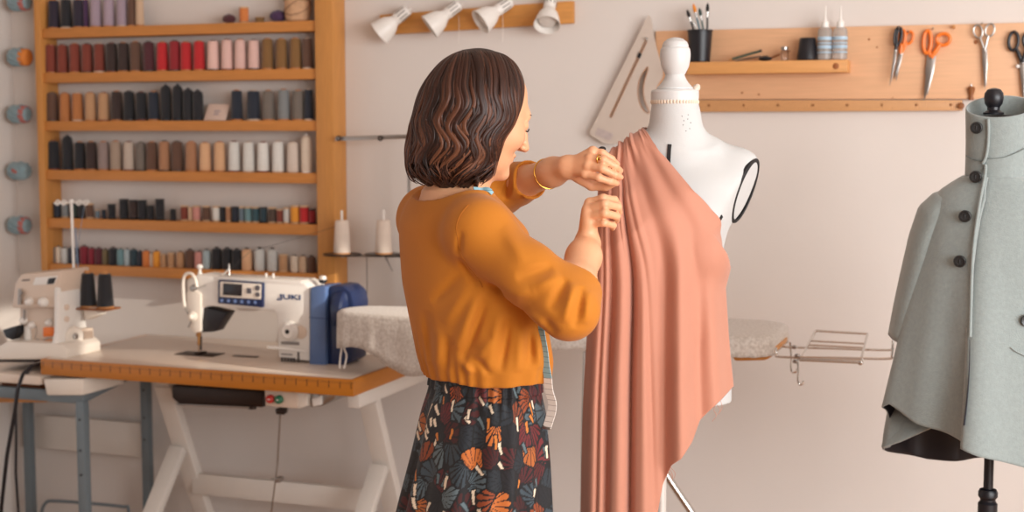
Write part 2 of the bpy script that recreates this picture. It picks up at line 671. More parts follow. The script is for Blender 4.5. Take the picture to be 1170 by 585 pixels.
PROTO = {}
def proto(kind):
    if kind not in PROTO:
        a, b = {'cone': (cone_mb, cone_core), 'king': (king_mb, king_core), 'spool': (spool_mb, spool_core), 'tube': (tube_mb, tube_core), 'ball': (ball_mb, ball_core)}[kind]
        nm = {'cone': 'thread_cone', 'king': 'thread_tube', 'spool': 'thread_spool', 'tube': 'thread_reel', 'ball': 'thread_ball'}[kind]
        # meshes at the origin
        def raw(mb, m, n):
            me = bpy.data.meshes.new(n)
            me.from_pydata(mb.v, [], mb.f)
            me.update()
            b_ = bmesh.new(); b_.from_mesh(me); bmesh.ops.recalc_face_normals(b_, faces=b_.faces[:]); b_.to_mesh(me); b_.free()
            me.polygons.foreach_set('use_smooth', np.ones(len(me.polygons), dtype=bool))
            me.set_sharp_from_angle(angle=math.radians(45))
            me.materials.append(m)
            return me
        PROTO[kind] = (nm, raw(a(), M_THREAD, nm), raw(b(), M_CORED, 'core'))
    return PROTO[kind]

HT = {'cone': .115, 'king': .128, 'spool': .048, 'tube': .056, 'ball': .041}
WD = {'cone': .041, 'king': .039, 'spool': .027, 'tube': .029, 'ball': .051}
NOUN = {'cone': 'thread cone', 'king': 'round-topped thread tube', 'spool': 'flanged thread spool', 'tube': 'small thread reel', 'ball': 'round thread ball'}
ORD = ['first', 'second', 'third', 'fourth', 'fifth', 'sixth', 'seventh', 'eighth', 'ninth', 'tenth', 'eleventh', 'twelfth']
SHN = ['top shelf', 'second shelf down', 'third shelf down', 'fourth shelf down', 'fifth shelf down', 'bottom shelf']

C, K, S, T, B = 'cone', 'king', 'spool', 'tube', 'ball'
ROWS = [
 [(62, 'dark purple', C), (76, 'black', C), (90, 'dark purple', C), (98.5, 'purple', C, .8), (110, 'lilac grey', C), (125, 'lilac grey', C), (140, 'lilac grey', C), (151, 'brown', C, .8), (160, 'beige', C, .8),
  (262, 'maroon', B, .8), (279, 'orange', S, 1.15), (297, 'olive brown', S, 1.2), (318, 'purple', B, 1.0)],
 [(59, 'rust', C), (72, 'rust', C), (86, 'rust', C), (100, 'rust', C), (114, 'rust', C), (128, 'dark brown', C), (141.5, 'dark brown', C), (155.5, 'brown', C), (170.5, 'maroon', C), (186, 'red', C), (200, 'dark red', C), (213, 'red', C), (228, 'red', C),
  (244, 'pale pink', C), (260, 'pale pink', C), (275, 'pale pink', C), (290.5, 'pale pink', C), (306, 'olive brown', C), (322, 'olive brown', C), (338, 'olive brown', C), (351.5, 'brown', C, .85)],
 [(60, 'brown', C), (75, 'orange brown', C), (89, 'orange brown', C), (104, 'tan', C), (119, 'tan', C), (134, 'dark brown', C), (148, 'black', C), (162, 'black', C), (176, 'navy', C), (190, 'black', K), (203.5, 'black', K), (215.5, 'black', K, .9), (226.5, 'black', K, .85),
  (271, 'navy', C), (290, 'navy', C, 1.15), (307, 'grey brown', C), (324.5, 'grey', C), (341, 'grey brown', C), (353, 'navy', C, .8)],
 [(62, 'black', C), (78, 'black', K), (92, 'black', C), (105, 'dark brown', C), (119, 'mauve grey', C), (133, 'taupe', C), (148, 'light taupe', C), (161.5, 'grey brown', C, .9), (174, 'brown', C), (188.5, 'light brown', C), (203, 'brown', C), (219, 'light brown', C), (235, 'peach', C), (251.5, 'peach', C),
  (268, 'white', C), (284.5, 'white', C), (301, 'white', C), (318, 'white', C), (335, 'off-white', C), (350.5, 'cream', K, 1.02)],
 [(58, 'grey blue', S), (66, 'navy', S), (75, 'grey', S), (85, 'dark green', S), (93, 'black', S, .9), (103, 'brown', S), (111.5, 'grey blue', S, .6), (119, 'navy', S, .6), (128, 'black', S, 1.0), (142, 'black', S, 1.35), (153, 'dark brown', S, 1.3), (163, 'black', S, 1.3), (172.5, 'black', S, .95), (183, 'black', S, 1.4), (198, 'black', S, .75),
  (211, 'red brown', S), (218, 'beige', S, .9), (225, 'pink', S), (236, 'brown', S), (247.5, 'white', S), (255, 'black', S, .95), (261.5, 'light brown', S, .98), (269, 'navy', S), (276.5, 'grey blue', S), (284, 'light teal', S), (292.5, 'teal', S), (301, 'dark teal', S), (311, 'multicoloured dark', S), (320, 'red brown', S, .9), (327.5, 'light grey', S), (337.5, 'orange yellow', S, 1.15), (348, 'red', S, 1.15), (357, 'dark red', S, .95)],
 [(60, 'grey', T), (67.5, 'cream', T), (75, 'light grey', T, .95), (83, 'navy', T), (89.5, 'navy', T, .95), (97, 'crimson', T, 1.1), (105.5, 'crimson', T), (113.5, 'burgundy', T), (121, 'olive', T, .95), (130, 'black', T, 1.05), (138.5, 'light teal', T), (146, 'pale blue', T), (153.5, 'dark teal', T), (160.5, 'navy', T, .9), (167.5, 'orange', T, .95), (173.5, 'cream', T, .8),
  (179.5, 'orange yellow', T, .95), (187, 'tan', S, .85), (196, 'tan', S, .95), (206.5, 'tan', T, .95), (217.5, 'brown', T, 1.1), (227.5, 'pink', T), (236.5, 'pale blue', T, 1.1), (248, 'black', T, 1.25), (260, 'black', T, 1.25), (271, 'black', T, 1.2), (282.5, 'peach', T, 1.25), (297, 'light grey', T, 1.3), (311.5, 'light grey', T, 1.3), (324, 'tan', S, 1.1), (337, 'cream', T, .95), (346.5, 'beige', T, .95), (356, 'brown', T, .95)],
]
thread_last = {}
for ri, row in enumerate(ROWS):
    seen, total = {}, {}
    for it in row:
        total[(it[1], it[2])] = total.get((it[1], it[2]), 0) + 1
    prev = None
    for it in row:
        px, cn, kind = it[:3]
        sc = it[3] if len(it) > 3 else 1.0
        key = (cn, kind)
        k = seen.get(key, 0)
        seen[key] = k + 1
        if total[key] == 1:
            lab = f'only {cn} {NOUN[kind]} on the {SHN[ri]} of the pine wall shelf'
        else:
            lab = f'{cn} {NOUN[kind]}, {ORD[k]} of its colour from left on the {SHN[ri]}'
        nm, me, mc = proto(kind)
        o = bpy.data.objects.new(nm, me)
        c = bpy.data.objects.new('core', mc)
        COL.objects.link(o)
        COL.objects.link(c)
        yc = YS + .03 + (.006 if kind in 'spool tube' else 0) * 1
        x = float(PW(px, shelf_y[ri], yc)[0])
        o.location = (x, yc, SHELF_Z[ri] + .0003)
        want = {0: 1.0, 1: 1.0, 2: 1.0, 3: 1.0, 4: 1.12, 5: 1.12}[ri]
        w = 1.04 if kind in ('cone', 'king') else 1.12
        # keep neighbours apart
        if prev is not None:
            gap = x - prev[0]
            lim = 2 * (gap - prev[1] * .5) * .99
        else:
            lim = 9
        hz = sc * want * (1.0 if kind not in ('spool',) else 1.0)
        wid = min(WD[kind] * w * (min(sc, 1.15) if kind != 'king' else .93), lim)
        o.scale = (wid / WD[kind], wid / WD[kind], hz)
        if kind == 'cone':
            o.scale[2] = (.93 + .05 * random.random()) * (1 if sc >= .8 else .9)
        if cn == 'olive brown' and kind == 'spool':
            o.scale[2] = .4
        prev = (x, wid)
        o.rotation_euler[2] = random.random() * 6.28
        if kind == 'cone':
            o.rotation_euler[1] = 0
        j = 1 + random.uniform(-.06, .06)
        base = lin(CN[cn])
        o.color = (*[v * j for v in base], 1)
        corec = random.choice(['#b8743c', '#b8743c', '#7c3a22', '#4a3a30', '#c9b09a']) if kind == 'cone' else ('#d8b48c' if kind == 'spool' else '#4b4038')
        if kind == 'spool' and cn in ('black', 'navy', 'dark green', 'dark red', 'dark brown', 'dark teal'):
            corec = '#1d1a1c'
        if kind == 'king' and cn == 'black':
            corec = '#26242a'
        if kind == 'king' and cn == 'cream':
            corec = '#e9e4dc'
        c.color = (*lin(corec), 1)
        c.parent = o
        tag(o, lab, 'thread', f'threads on the {SHN[ri]}')

# small white card and the wicker-like string cone on the shelf
cx = PW(249, 136, YS + .03)
cd = MB()
a, b = PW(237, 136, YS + .045), PW(262, 136, YS + .045)
cd.prism([(a[0], YS + .02, SHELF_Z[2] + .001), (b[0], YS + .02, SHELF_Z[2] + .001), (b[0] + .004, YS + .042, SHELF_Z[2] + .056), (a[0] + .008, YS + .042, SHELF_Z[2] + .058)], (0, .003, .001), .0006)
tag(cd.build('folded_card', mat('card_paper', '#d9bfb0', .8, var=.03)), 'small off-white card leaning between black and navy threads on the third shelf', 'card')
lt = MB()
mid = (a + b) / 2
for q in range(2):
    lt.box((mid[0] + .006 - .001 * q, YS + .0295 - .006 * q, SHELF_Z[2] + .033 - .010 * q), (.022 - .004 * q, .0006, .0035))
lt.build('printed_line', mat('card_ink', '#9b8f9b', .8), bpy.data.objects['folded_card'])
sx = PW(340, 20, YS + .035)
sp = MB().lathe([(.034, .001), (.040, .006), (.044, .03), (.044, .10), (.038, .13), (.03, .135)], (sx[0], YS + .036, SHELF_Z[0]), seg=24)
so = sp.build('string_cone', mat('twine', '#c49a76', .85, var=.3, vscale=60, bump=.6, bscale=120))
tag(so, 'fat beige cone of twine at right end of the top shelf', 'twine')
st = MB()
for k in range(5):
    t = np.linspace(0, 2 * math.pi, 24)
    ph = k * 1.3
    st.tube([(sx[0] + .0455 * math.cos(x), YS + .036 + .0455 * math.sin(x), SHELF_Z[0] + .05 + .02 * k * .6 + .03 * math.sin(x + ph)) for x in t], .0011, 5)
st.build('loose_strand', mat('dark_twine', '#7b5136', .85), so)

# ------------------------------------------------------------------ yarn skeins beside the shelf
M_YARN = mat('yarn', '#8299a0', 0.95, sheen=0.4, var=0.35, vscale=70, bump=0.8, bscale=140)
M_BAND = mat('yarn_band', '#b0645c', 0.7, var=.25, vscale=50)
M_BANDO = mat('yarn_band_orange', '#d98034', 0.7, var=.1)
yl = ['blue-grey yarn skein cut off by the top of the picture', 'blue-grey yarn skein with an orange end, second from top of the column', 'blue-grey yarn skein with pinkish band, middle of the column',
      'blue-grey yarn skein with red underside, fourth down the column', 'blue-grey yarn skein with red right end, lowest of the column']
for i, yy in enumerate((2, 65, 130, 195, 257)):
    p = PW(22, yy, -.06)
    t = thing('yarn_skein', yl[i], 'yarn', p, 'yarn skeins on pegs left of the shelf')
    mb = MB()
    Lh, r = .040, .031
    prof = [(.006, -Lh * .9), (r * .62, -Lh), (r * .9, -Lh * .8), (r, -Lh * .3), (r, Lh * .3), (r * .9, Lh * .8), (r * .62, Lh), (.006, Lh * .9)]
    mb.lathe(prof, p, (1, 0, -.06), 20)
    for k in range(9):       # wound strands
        a0 = k * .7
        tt = np.linspace(-1, 1, 14)
        mb.tube([p + np.array([Lh * .93 * x, 0, 0]) + (r * (1.02 - .3 * x * x * x * x)) * np.array([0, math.cos(a0 + x * .6), math.sin(a0 + x * .6)]) for x in tt], .0034, 6)
    mb.build('wound_yarn', M_YARN, t)
    bc = {1: M_BANDO}.get(i, M_BAND)
    if i == 1:
        MB().lathe([(r * .99, .014), (r * 1.06, .018), (r * 1.0, .036), (r * .7, .0425), (.004, .0415)], p, (1, 0, -.06), 20).build('end_wrap', bc, t)
    elif i == 3:
        MB().lathe([(r * .94, -.004), (r * 1.04, 0), (r * 1.04, .008), (r * .94, .012)], p + np.array([0, -.001, -.004]), (.35, 0, 1), 20).build('label_band', bc, t)
    else:
        MB().lathe([(r * .98, .016), (r * 1.07, .018), (r * 1.0, .033), (r * .9, .0345)], p, (1, 0, -.06), 20).build('label_band', bc, t)
    MB().tube([p + np.array([0, .02, 0]), (p[0], .001, p[2] + .004)], .005, 8).build('peg', M_PINE, t)

# ------------------------------------------------------------------ spot lamp bar
bar = thing('spotlight_bar', 'tilted wooden wall bar carrying four white spotlights', 'lamp', PW(545, 25, -.02))
MB().ppx([(437, 17.5), (657, 1.5), (657, 27), (437, 40.5)], -.001, -.024, .002).build('mounting_bar', mat('oak_bar', '#c98a45', .5, var=.2, vscale=9, stretch=(2, 6, 14)), bar)
M_BULB = mat('lamp_glass', '#d8d0c8', .3, var=.02)
for i, (hx, hy, ox, oy, tow) in enumerate(((455, 20, 431, 42, .15), (513, 14, 490, 36, .45), (571, 10, 549, 32, .75), (628, 7, 631.5, 37, .85))):
    h = PW(hx, hy, -.055)
    o = PW(ox, oy, -.055)
    ax = o - h
    L = np.linalg.norm(ax)
    ax = ax / L
    ax = ax + np.array([0, -tow * .9, 0])
    ax /= np.linalg.norm(ax)
    sh_ = MB().lathe([(.0165, .006), (.0185, .016), (.022, .022), (.0300, .034), (.0355, .050), (.0400, .070), (.0425, .080), (.0405, .080), (.0340, .051), (.028, .036), (.018, .026)], h, ax, 28)
    lp = sh_.build('lamp_shade', M_WHITE, bar)
    so_ = MB().lathe([(.004, -.044), (.0185, -.042), (.0195, -.03), (.0195, .004), (.0180, .012)], h, ax, 20)
    x_, y_, _ = frame_of(ax)
    so_.build('lamp_socket', M_WHITE, bar)
    sl = MB()
    for k in range(10):
        a = k * 2 * math.pi / 10
        rad = math.cos(a) * x_ + math.sin(a) * y_
        sl.bar(h + rad * .0194 - ax * .034, h + rad * .0194 - ax * .002, .0035, .0012, up=rad, bevel=0)
    sl.build('socket_slots', mat('slot_shadow', '#857d78', .6), bar)
    MB().lathe([(.016, .03), (.026, .042), (.031, .056), (.025, .066), (.004, .069)], h, ax, 20).build('bulb', M_BULB, bar)
    MB().tube([h - ax * .036, h - ax * .046 + np.array([0, .008, 0]), (h[0] + .004, -.026, h[2] + .006)], .0055, 8).ball(h - ax * .036 + x_ * .006, .008).build('swivel_arm', M_WHITE, bar)
    MB().lathe([(.012, 0), (.013, .003), (.009, .012), (.004, .013)], (h[0] + .004, -.0235, h[2] + .006), (0, -1, 0), 16).build('mounting_rose', M_CHROME, bar)
for i, (x, y0, y1) in enumerate(((524, 18, 50), (574, 12, 48))):
    MB().tube([PW(x, y0, -.03), PW(x + .6, (y0 + y1) / 2, -.032), PW(x, y1, -.03)], .0008, 5).build('pull_cord', M_CORD, bar)

# ------------------------------------------------------------------ tool board at right
tb = thing('tool_board', 'long light pine tool board with shelf ledge on back wall', 'board', PW(960, 112, -.02))
MB().ppx([(751, 36), (1190, 26), (1190, 113), (751, 114)], -.001, -.022, .0015).build('board_panel', M_BOARD, tb)
ledx0, ledx1 = PW(785, 70, -.102), PW(968, 82, -.102)
LEDZ = float(PW(880, 69.5, -.102)[2])
MB().span(np.array([ledx0[0], -.102, LEDZ - .036]), np.array([ledx1[0], -.022, LEDZ]), .002).build('ledge', mat('pine_ledge', '#d79a5c', .5, var=.15, vscale=9, stretch=(1.2, 6, 14)), tb)
M_KNOT = mat('knot', '#9a5a2c', .6)
for x, y, r in ((955, 75.5, 3.6), (993, 45, 1.2), (1002, 54, 1.0), (848, 106, 1.2), (867, 108, 1.2), (1090, 32, 1.2), (1115, 48, 2.4), (1020, 112, .8)):
    yy = -.1025 if x == 955 else -.0224
    c = PW(x, y, yy)
    MB().lathe([(r * .0026, 0), (r * .0022, .0008), (.0003, .001)], c, (0, -1, 0), 12).build('wood_knot', M_KNOT, tb)
M_RULER = ticks(mat('ruler_wood', '#d6a06c', .45, var=.1, vscale=9, stretch=(1, 6, 12)), 'X', .006, .0012, '#7a4a28')
mr = MB().ppx([(797, 114.5), (1100, 114.5), (1100, 126.5), (797, 128)], -.001, -.03, .001).build('metre_ruler', M_RULER)
tag(mr, 'long wooden metre ruler lying along bottom edge of the tool board', 'ruler')
M_DOTS = mat('ruler_dots', '#8c5a30', .5)
for k in range(8):
    x = 810 + k * 39.5
    MB().lathe([(.0045, 0), (.004, .0006), (.0002, .0008)], PW(x, 120.5 - .1 * k, -.0304), (0, -1, 0), 12).build('rivet', M_DOTS, mr)

# black brush cup with brushes
YL = -.062
LZ = LEDZ + .0012     # top of the ledge (front edge line)
cupx = PW(799.5, 68, YL)
hcup = float(PW(799.5, 35, YL)[2]) - LZ
cup = MB().lathe([(.0285, 0), (.031, .002), (.0375, hcup - .001), (.0375, hcup), (.0345, hcup), (.0285, .006), (.0, .006)], (cupx[0], YL, LZ), seg=28).build('brush_cup', M_BLACK)
tag(cup, 'black cup holding brushes at left end of the ledge', 'cup')
MB().lathe([(.0376, hcup - .003), (.0392, hcup - .002), (.0392, hcup + .001), (.0376, hcup + .002)], (cupx[0], YL, LZ), seg=28).build('rim', M_BLACK, cup)
br = [((793, 36), (785, 11), '#2b2622', '#1d1a1a', 'dark paintbrush with black bristles leaning left in the black cup'), ((797, 36), (789.5, 20), '#c9c2b8', '#bcb6ae', 'pale short brush leaning left in the black cup'),
      ((800, 36), (792, 4), '#56707a', '#e08a2c', 'grey-blue paintbrush with orange tip in the black cup'), ((804, 36), (799, 9), '#5c6a66', '#3a4a48', 'greenish paintbrush in the middle of the black cup'),
      ((808, 36), (808.5, 3), '#28241f', '#17140f', 'upright black paintbrush at right of the black cup')]
for i, (a, b, hc, tc_, lab) in enumerate(br):
    A, Bt = PW(a[0], a[1], YL + .004 * (i - 2)), PW(b[0], b[1], YL + .006 * (i - 2))
    d = (Bt - A)
    base = A - d / np.linalg.norm(d) * .05
    base[2] = max(base[2], LZ + .02)
    t = thing('paintbrush', lab, 'brush', base, 'brushes in the black cup')
    u = Bt - base
    MB().tube([base, base + u * .5, base + u * .68], [.0022, .0034, .003], 8).build('handle', mat('brush_handle', hc, .4), t)
    MB().tube([base + u * .68, base + u * .8], [.0034, .0042], 8).build('ferrule', M_STEEL, t)
    MB().tube([base + u * .8, base + u * .87, base + u * .95, Bt], [.0042, .0056, .004, .0006], 8).build('bristles', mat('bristles', tc_, .8), t)

# things lying on the ledge
p0, p1 = PW(832, 66.5, YL - .012), PW(868, 58.5, YL + .012)
p0[2] = LZ + .004
pen = thing('pencil', 'dark pencil lying tilted on the ledge beside the brush cup', 'pencil', p0)
dd = p1 - p0
MB().tube([p0 + dd * .12, p1], .0042, 6).build('barrel', mat('pencil_paint', '#3c4a3c', .4), pen)
MB().tube([p0, p0 + dd * .12], [.0004, .0042], 6).build('point', M_CORE, pen)
MB().tube([p1, p1 + dd * .06], .0044, 8).build('end_cap', M_BLACK, pen)
ch = thing('tailors_chalk', 'small dark lump of chalk on the ledge, right of the pencil', 'chalk', (PW(875, 68, YL)[0], YL, LZ))
cpt = PW(875, 68, YL)
MB().ball((cpt[0], YL - .01, LZ + .007), (.021, .012, .007)).build('chalk_block', M_BLACK, ch)
MB().box((cpt[0], YL - .01, LZ + .0145), (.016, .006, .0025), .001).build('grip', M_DARKMETAL, ch)
jar = thing('glass_jar', 'tiny clear glass jar on the ledge left of the black pot', 'jar', (PW(897, 68, YL)[0], YL, LZ))
M_GLASS = mat('clear_glass', '#efe8e2', .05, trans=1.0, alpha=.55)
jx = PW(897, 68, YL)[0]
MB().lathe([(.010, .0), (.0125, .002), (.0125, .026), (.009, .031), (.008, .031), (.011, .025), (.011, .003), (.0, .002)], (jx, YL - .01, LZ), seg=18).build('glass', M_GLASS, jar)
MB().lathe([(.0095, .031), (.0105, .032), (.0105, .04), (.0095, .041), (.0, .041)], (jx, YL - .01, LZ), seg=18).build('lid', M_STEEL, jar)
for k, (x, y0, y1, lab) in enumerate(((854, 66, 64, 'thin silver needle case lying under the pencil on the ledge'), (887, 67, 58, 'slim brown stick lying at the back of the ledge'))):
    a, b = PW(x - 14, y0, YL + .012), PW(x + 16, y1, YL + .014)
    a[2] = LZ + .003
    tag(MB().tube([a, (a + b) / 2, b], [.0028, .0032, .0024], 8).build('marking_stick' if k else 'needle_case', M_DARKWOOD if k else M_STEEL), lab, 'tool')
pot = thing('black_pot', 'small black tapered pot on ledge beside the clear bottles', 'pot', (PW(922, 68, YL)[0], YL, LZ))
hp = float(PW(922, 45, YL)[2]) - LZ
px_ = PW(922.5, 68, YL)[0]
MB().lathe([(.029, 0), (.031, .003), (.0245, hp - .003), (.0225, hp), (.0, hp)], (px_, YL, LZ), seg=24).build('pot_body', M_BLACK, pot)
MB().lathe([(.0232, hp - .001), (.0242, hp), (.0225, hp + .004), (.0, hp + .004)], (px_, YL, LZ), seg=24).build('lid', M_BLACK, pot)
M_BOT = mat('squeeze_bottle', '#d9d3cd', .25, trans=.55, alpha=.75)
M_LAB = mat('bottle_label', '#a9c3d6', .5, var=.2, vscale=50)
for k, (x, w, lab) in enumerate(((942, .0, 'clear squeeze bottle with white nozzle next to the black pot'), (959.5, 0, 'clear squeeze bottle with white nozzle at right end of the ledge'))):
    q = PW(x, 68, YL)
    bt = thing('squeeze_bottle', lab, 'bottle', (q[0], YL, LZ), 'squeeze bottles on the ledge')
    hb = float(PW(x, 31, YL)[2]) - LZ
    ht = float(PW(x, 7, YL)[2]) - LZ
    MB().lathe([(.018, 0), (.0212, .003), (.0212, hb * .86), (.018, hb * .96), (.009, hb)], (q[0], YL, LZ), seg=24).build('bottle_body', M_BOT, bt)
    MB().lathe([(.0105, hb - .003), (.011, hb + .014), (.008, hb + .018), (.0, hb + .018)], (q[0], YL, LZ), seg=16).build('cap', M_WHITE, bt)
    MB().lathe([(.0055, hb + .016), (.0035, hb + .03), (.0015, ht), (.0, ht)], (q[0], YL, LZ), seg=12).build('nozzle', M_WHITE, bt)
    lb = MB()
    for z in (.02, .033, .047, .058):
        lb.lathe([(.0213, z), (.0218, z + .0005), (.0218, z + (.009 if z in (.033, .058) else .003)), (.0213, z + (.0095 if z in (.033, .058) else .0035))], (q[0], YL, LZ), seg=24)
    lb.build('label', M_LAB, bt)

# ------------------------------------------------------------------ scissors hanging on the board
def scissors(name, lab, y, loops, pivot, tips, hm, bm_, wb, pegpx, group='scissors on the tool board'):
    """loops: (centre px, radius x px, radius y px, tilt) two finger loops; tips: two blade tips"""
    t = thing(name, lab, 'scissors', PW(pivot[0], pivot[1], y), group)
    mpp = float(np.linalg.norm(PW(pivot[0] + 1, pivot[1], y) - PW(pivot[0], pivot[1], y)))
    for i, (cx, cy, rx, ry, tl, th) in enumerate(loops):
        pts = []
        for a in np.linspace(0, 2 * math.pi, 26, endpoint=False):
            u, v = rx * math.cos(a), ry * math.sin(a)
            pts.append(PW(cx + u * math.cos(tl) - v * math.sin(tl), cy + u * math.sin(tl) + v * math.cos(tl), y - .003 * i))
        h = MB().tube(pts, th * mpp, 10, closed=True, flat=1.0)
        # shank from loop to pivot
        d = np.array([pivot[0] - cx, pivot[1] - cy])
        L = np.hypot(*d)
        s = np.array([cx, cy]) + d / L * (ry if ry > rx else rx) * .9
        h.tube([PW(s[0], s[1], y - .003 * i), PW((s[0] + pivot[0]) / 2, (s[1] + pivot[1]) / 2, y - .003 * i), PW(pivot[0], pivot[1], y - .003 * i)], [th * mpp * 1.1, th * mpp * 1.35, th * mpp * 1.1], 10)
        h.build('handle', hm, t)
    for i, (tx, ty) in enumerate(tips):
        d = np.array([tx - pivot[0], ty - pivot[1]])
        L = np.hypot(*d)
        d = d / L
        n = np.array([-d[1], d[0]]) * (1 if i else -1)
        P_ = np.array(pivot)
        pl = [P_ - d * 3 - n * wb * .5, P_ - d * 3 + n * wb * .5, P_ + d * L * .35 + n * wb * .55, P_ + d * L * .75 + n * wb * .35, P_ + d * L + n * .1, P_ + d * L - n * .25]
        MB().ppx([tuple(q) for q in pl], y - .0015 + .003 * i, y + .001 + .003 * i, .0003).build('blade', bm_, t)
    c = PW(pivot[0], pivot[1], y - .004)
    MB().lathe([(.0045, -.003), (.0045, .002), (.003, .003), (.0002, .0031)], c, (0, -1, 0), 14).build('pivot_screw', M_STEEL, t)
    MB().tube([PW(pegpx[0], pegpx[1], -.02), PW(pegpx[0], pegpx[1] + .3, y - .012), PW(pegpx[0], pegpx[1] - 1.5, y - .014)], .0018, 8).build('hanging_nail', M_STEEL, t)
    return t

YSC = -.034
scissors('thread_snips', 'narrow black-handled snips hanging over the left orange handle', YSC - .014, [(1025.5, 42, 3.6, 11, .12, 1.5), (1027.5, 41, 2.6, 9.5, .15, 1.3)], (1023, 58), [(1016.5, 98), (1020, 84)], M_BLACK, M_STEEL, 3.6, (1027, 33))
scissors('fabric_scissors', 'smaller orange-handled scissors behind the black snips on tool board', YSC, [(1038.5, 43, 4.6, 7.2, .3, 1.6), (1031, 43, 3.2, 9, .1, 1.6)], (1029, 62), [(1021, 90), (1024, 92)], M_ORANGE, M_STEEL, 5, (1038, 36.5))
scissors('fabric_scissors', 'large orange-handled fabric shears with wide steel blades', YSC, [(1059.5, 48, 4.3, 13, .05, 2.1), (1078, 45, 7.6, 6.6, -.2, 2.1)], (1064, 66), [(1055.5, 115), (1060, 108)], M_ORANGE, M_STEEL, 10, (1066, 33))
scissors('fabric_scissors', 'all-steel scissors hanging above the knob of the black dress form', YSC, [(1117.5, 36, 5, 7.5, -.2, 1.2), (1131, 34.5, 5, 7.5, .3, 1.2)], (1125, 58), [(1125, 102), (1127, 99)], M_STEEL, M_STEEL, 6, (1122, 27))
scissors('fabric_scissors', 'black-handled scissors cut off by the right edge of the picture', YSC, [(1158, 47, 5.5, 10.5, .1, 2.0), (1176, 47, 7, 9, -.2, 2.0)], (1168, 72), [(1169, 116), (1172, 112)], M_BLACK, M_STEEL, 7, (1160, 36))
pb = thing('plumb_weight', 'small turned brown wooden handle standing on the ruler by the coat collar', 'tool', PW(1109.5, 115, -.03))
q = PW(1109.5, 114.6, -.026)
MB().lathe([(.007, 0), (.008, .004), (.0055, .012), (.009, .024), (.011, .033), (.008, .039), (.0, .040)], q, seg=18).build('turned_body', M_DARKWOOD, pb)
MB().lathe([(.0015, .0385), (.0015, .046), (.0, .046)], q, seg=8).build('tip', M_STEEL, pb)
ks = MB().lathe([(.009, 0), (.010, .002), (.008, .010), (.0, .011)], PW(1098, 121, -.0305), (0, -1, 0), 16)
tag(ks.build('wooden_peg', M_DARKWOOD), 'dark round peg at the right end of the metre ruler', 'peg')
for k, (x, y) in enumerate(((1090, 31), (1163, 76))):
    hk = MB().lathe([(.0045, 0), (.0045, .004), (.003, .012), (.0048, .016), (.0, .0175)], PW(x, y, -.022), (0, -1, 0), 14)
    tag(hk.build('wall_peg', M_CORE if k == 0 else M_WHITE), ('small empty wooden peg near the top of the tool board' if k == 0 else 'small white peg below the black scissors handle'), 'peg')

# ------------------------------------------------------------------ pattern set square on the wall
def plate(outlines, y, th, name, m, parent=None):
    cu = bpy.data.curves.new(name, 'CURVE')
    cu.dimensions = '2D'
    cu.fill_mode = 'BOTH'
    c0 = PW(*outlines[0][0], y)
    for ol in outlines:
        s = cu.splines.new('POLY')
        s.points.add(len(ol) - 1)
        for i, (x, yy) in enumerate(ol):
            p = PW(x, yy, y) - c0
            s.points[i].co = (p[0], p[2], 0, 1)
        s.use_cyclic_u = True
    cu.extrude = th / 2
    o = bpy.data.objects.new(name + '_tmp', cu)
    COL.objects.link(o)
    dg = bpy.context.evaluated_depsgraph_get()
    me = bpy.data.meshes.new_from_object(o.evaluated_get(dg))
    V = np.array([v.co for v in me.vertices])
    Fs = [tuple(p.vertices) for p in me.polygons]
    bpy.data.objects.remove(o)
    W = np.stack([V[:, 0] + c0[0], V[:, 2] + y, V[:, 1] + c0[2]], 1)
    return mesh_obj(name, W, Fs, m, parent, 30)


def arc(pts, n=8):
    P = np.array(pts, float)
    out = []
    for i in range(len(P) - 1):
        p0, p1, p2, p3 = P[max(i - 1, 0)], P[i], P[i + 1], P[min(i + 2, len(P) - 1)]
        for t in np.linspace(0, 1, n, endpoint=False):
            out.append(tuple(.5 * ((2 * p1) + (p2 - p0) * t + (2 * p0 - 5 * p1 + 4 * p2 - p3) * t * t + (3 * p1 - p0 - 3 * p2 + p3) * t ** 3)))
    out.append(tuple(P[-1]))
    return out


M_SQ = mat('milky_acrylic', '#d9c9bc', .25, alpha=.8, var=.03)
outer = [(741, 17), (744, 20)] + arc([(748, 45), (752, 62), (756.5, 76), (757, 88), (751, 98), (747.5, 112), (747, 130), (745, 142), (739, 153)], 5) + [(737, 158), (700, 165), (690, 164), (675, 154), (674, 151)]
slot1 = [(737.5, 45.5), (739.5, 47), (698.5, 134.5), (696.8, 133)]
crv = arc([(740, 76), (732, 88), (729, 102), (730.5, 116), (735.5, 126), (741.5, 130)], 5) + arc([(741.5, 127), (737, 116), (735, 104), (736.5, 92), (740.5, 79)], 5)
sq = plate([outer, slot1, crv], -.03, .004, 'set_square', M_SQ)
tag(sq, 'milky plastic pattern-making set square hanging behind white dress form', 'ruler')
ed = MB()
for ol, r in ((slot1, .0012), (crv, .0014)):
    ed.tube([PW(x, y, -.0325) for x, y in ol], r, 6, closed=True)
ed.build('cutout_edge', mat('edge_amber', '#a5682f', .4), sq)
MB().ppx([(683, 146), (701, 153), (697, 161), (680, 154)], -.0322, -.0328).build('printed_label', mat('square_print', '#b9a9a4', .5, var=.25, vscale=120), sq)
MB().tube([PW(738.5, 44, -.001), PW(738.5, 44, -.04)], .002, 8).ball(PW(738.5, 44, -.04), .004).build('hanging_pin', M_STEEL, sq)
MB().ppx([(730, 59.5), (733.5, 62), (731, 67), (728, 65)], -.0322, -.036, .0005).build('slider', M_BLACK, sq)

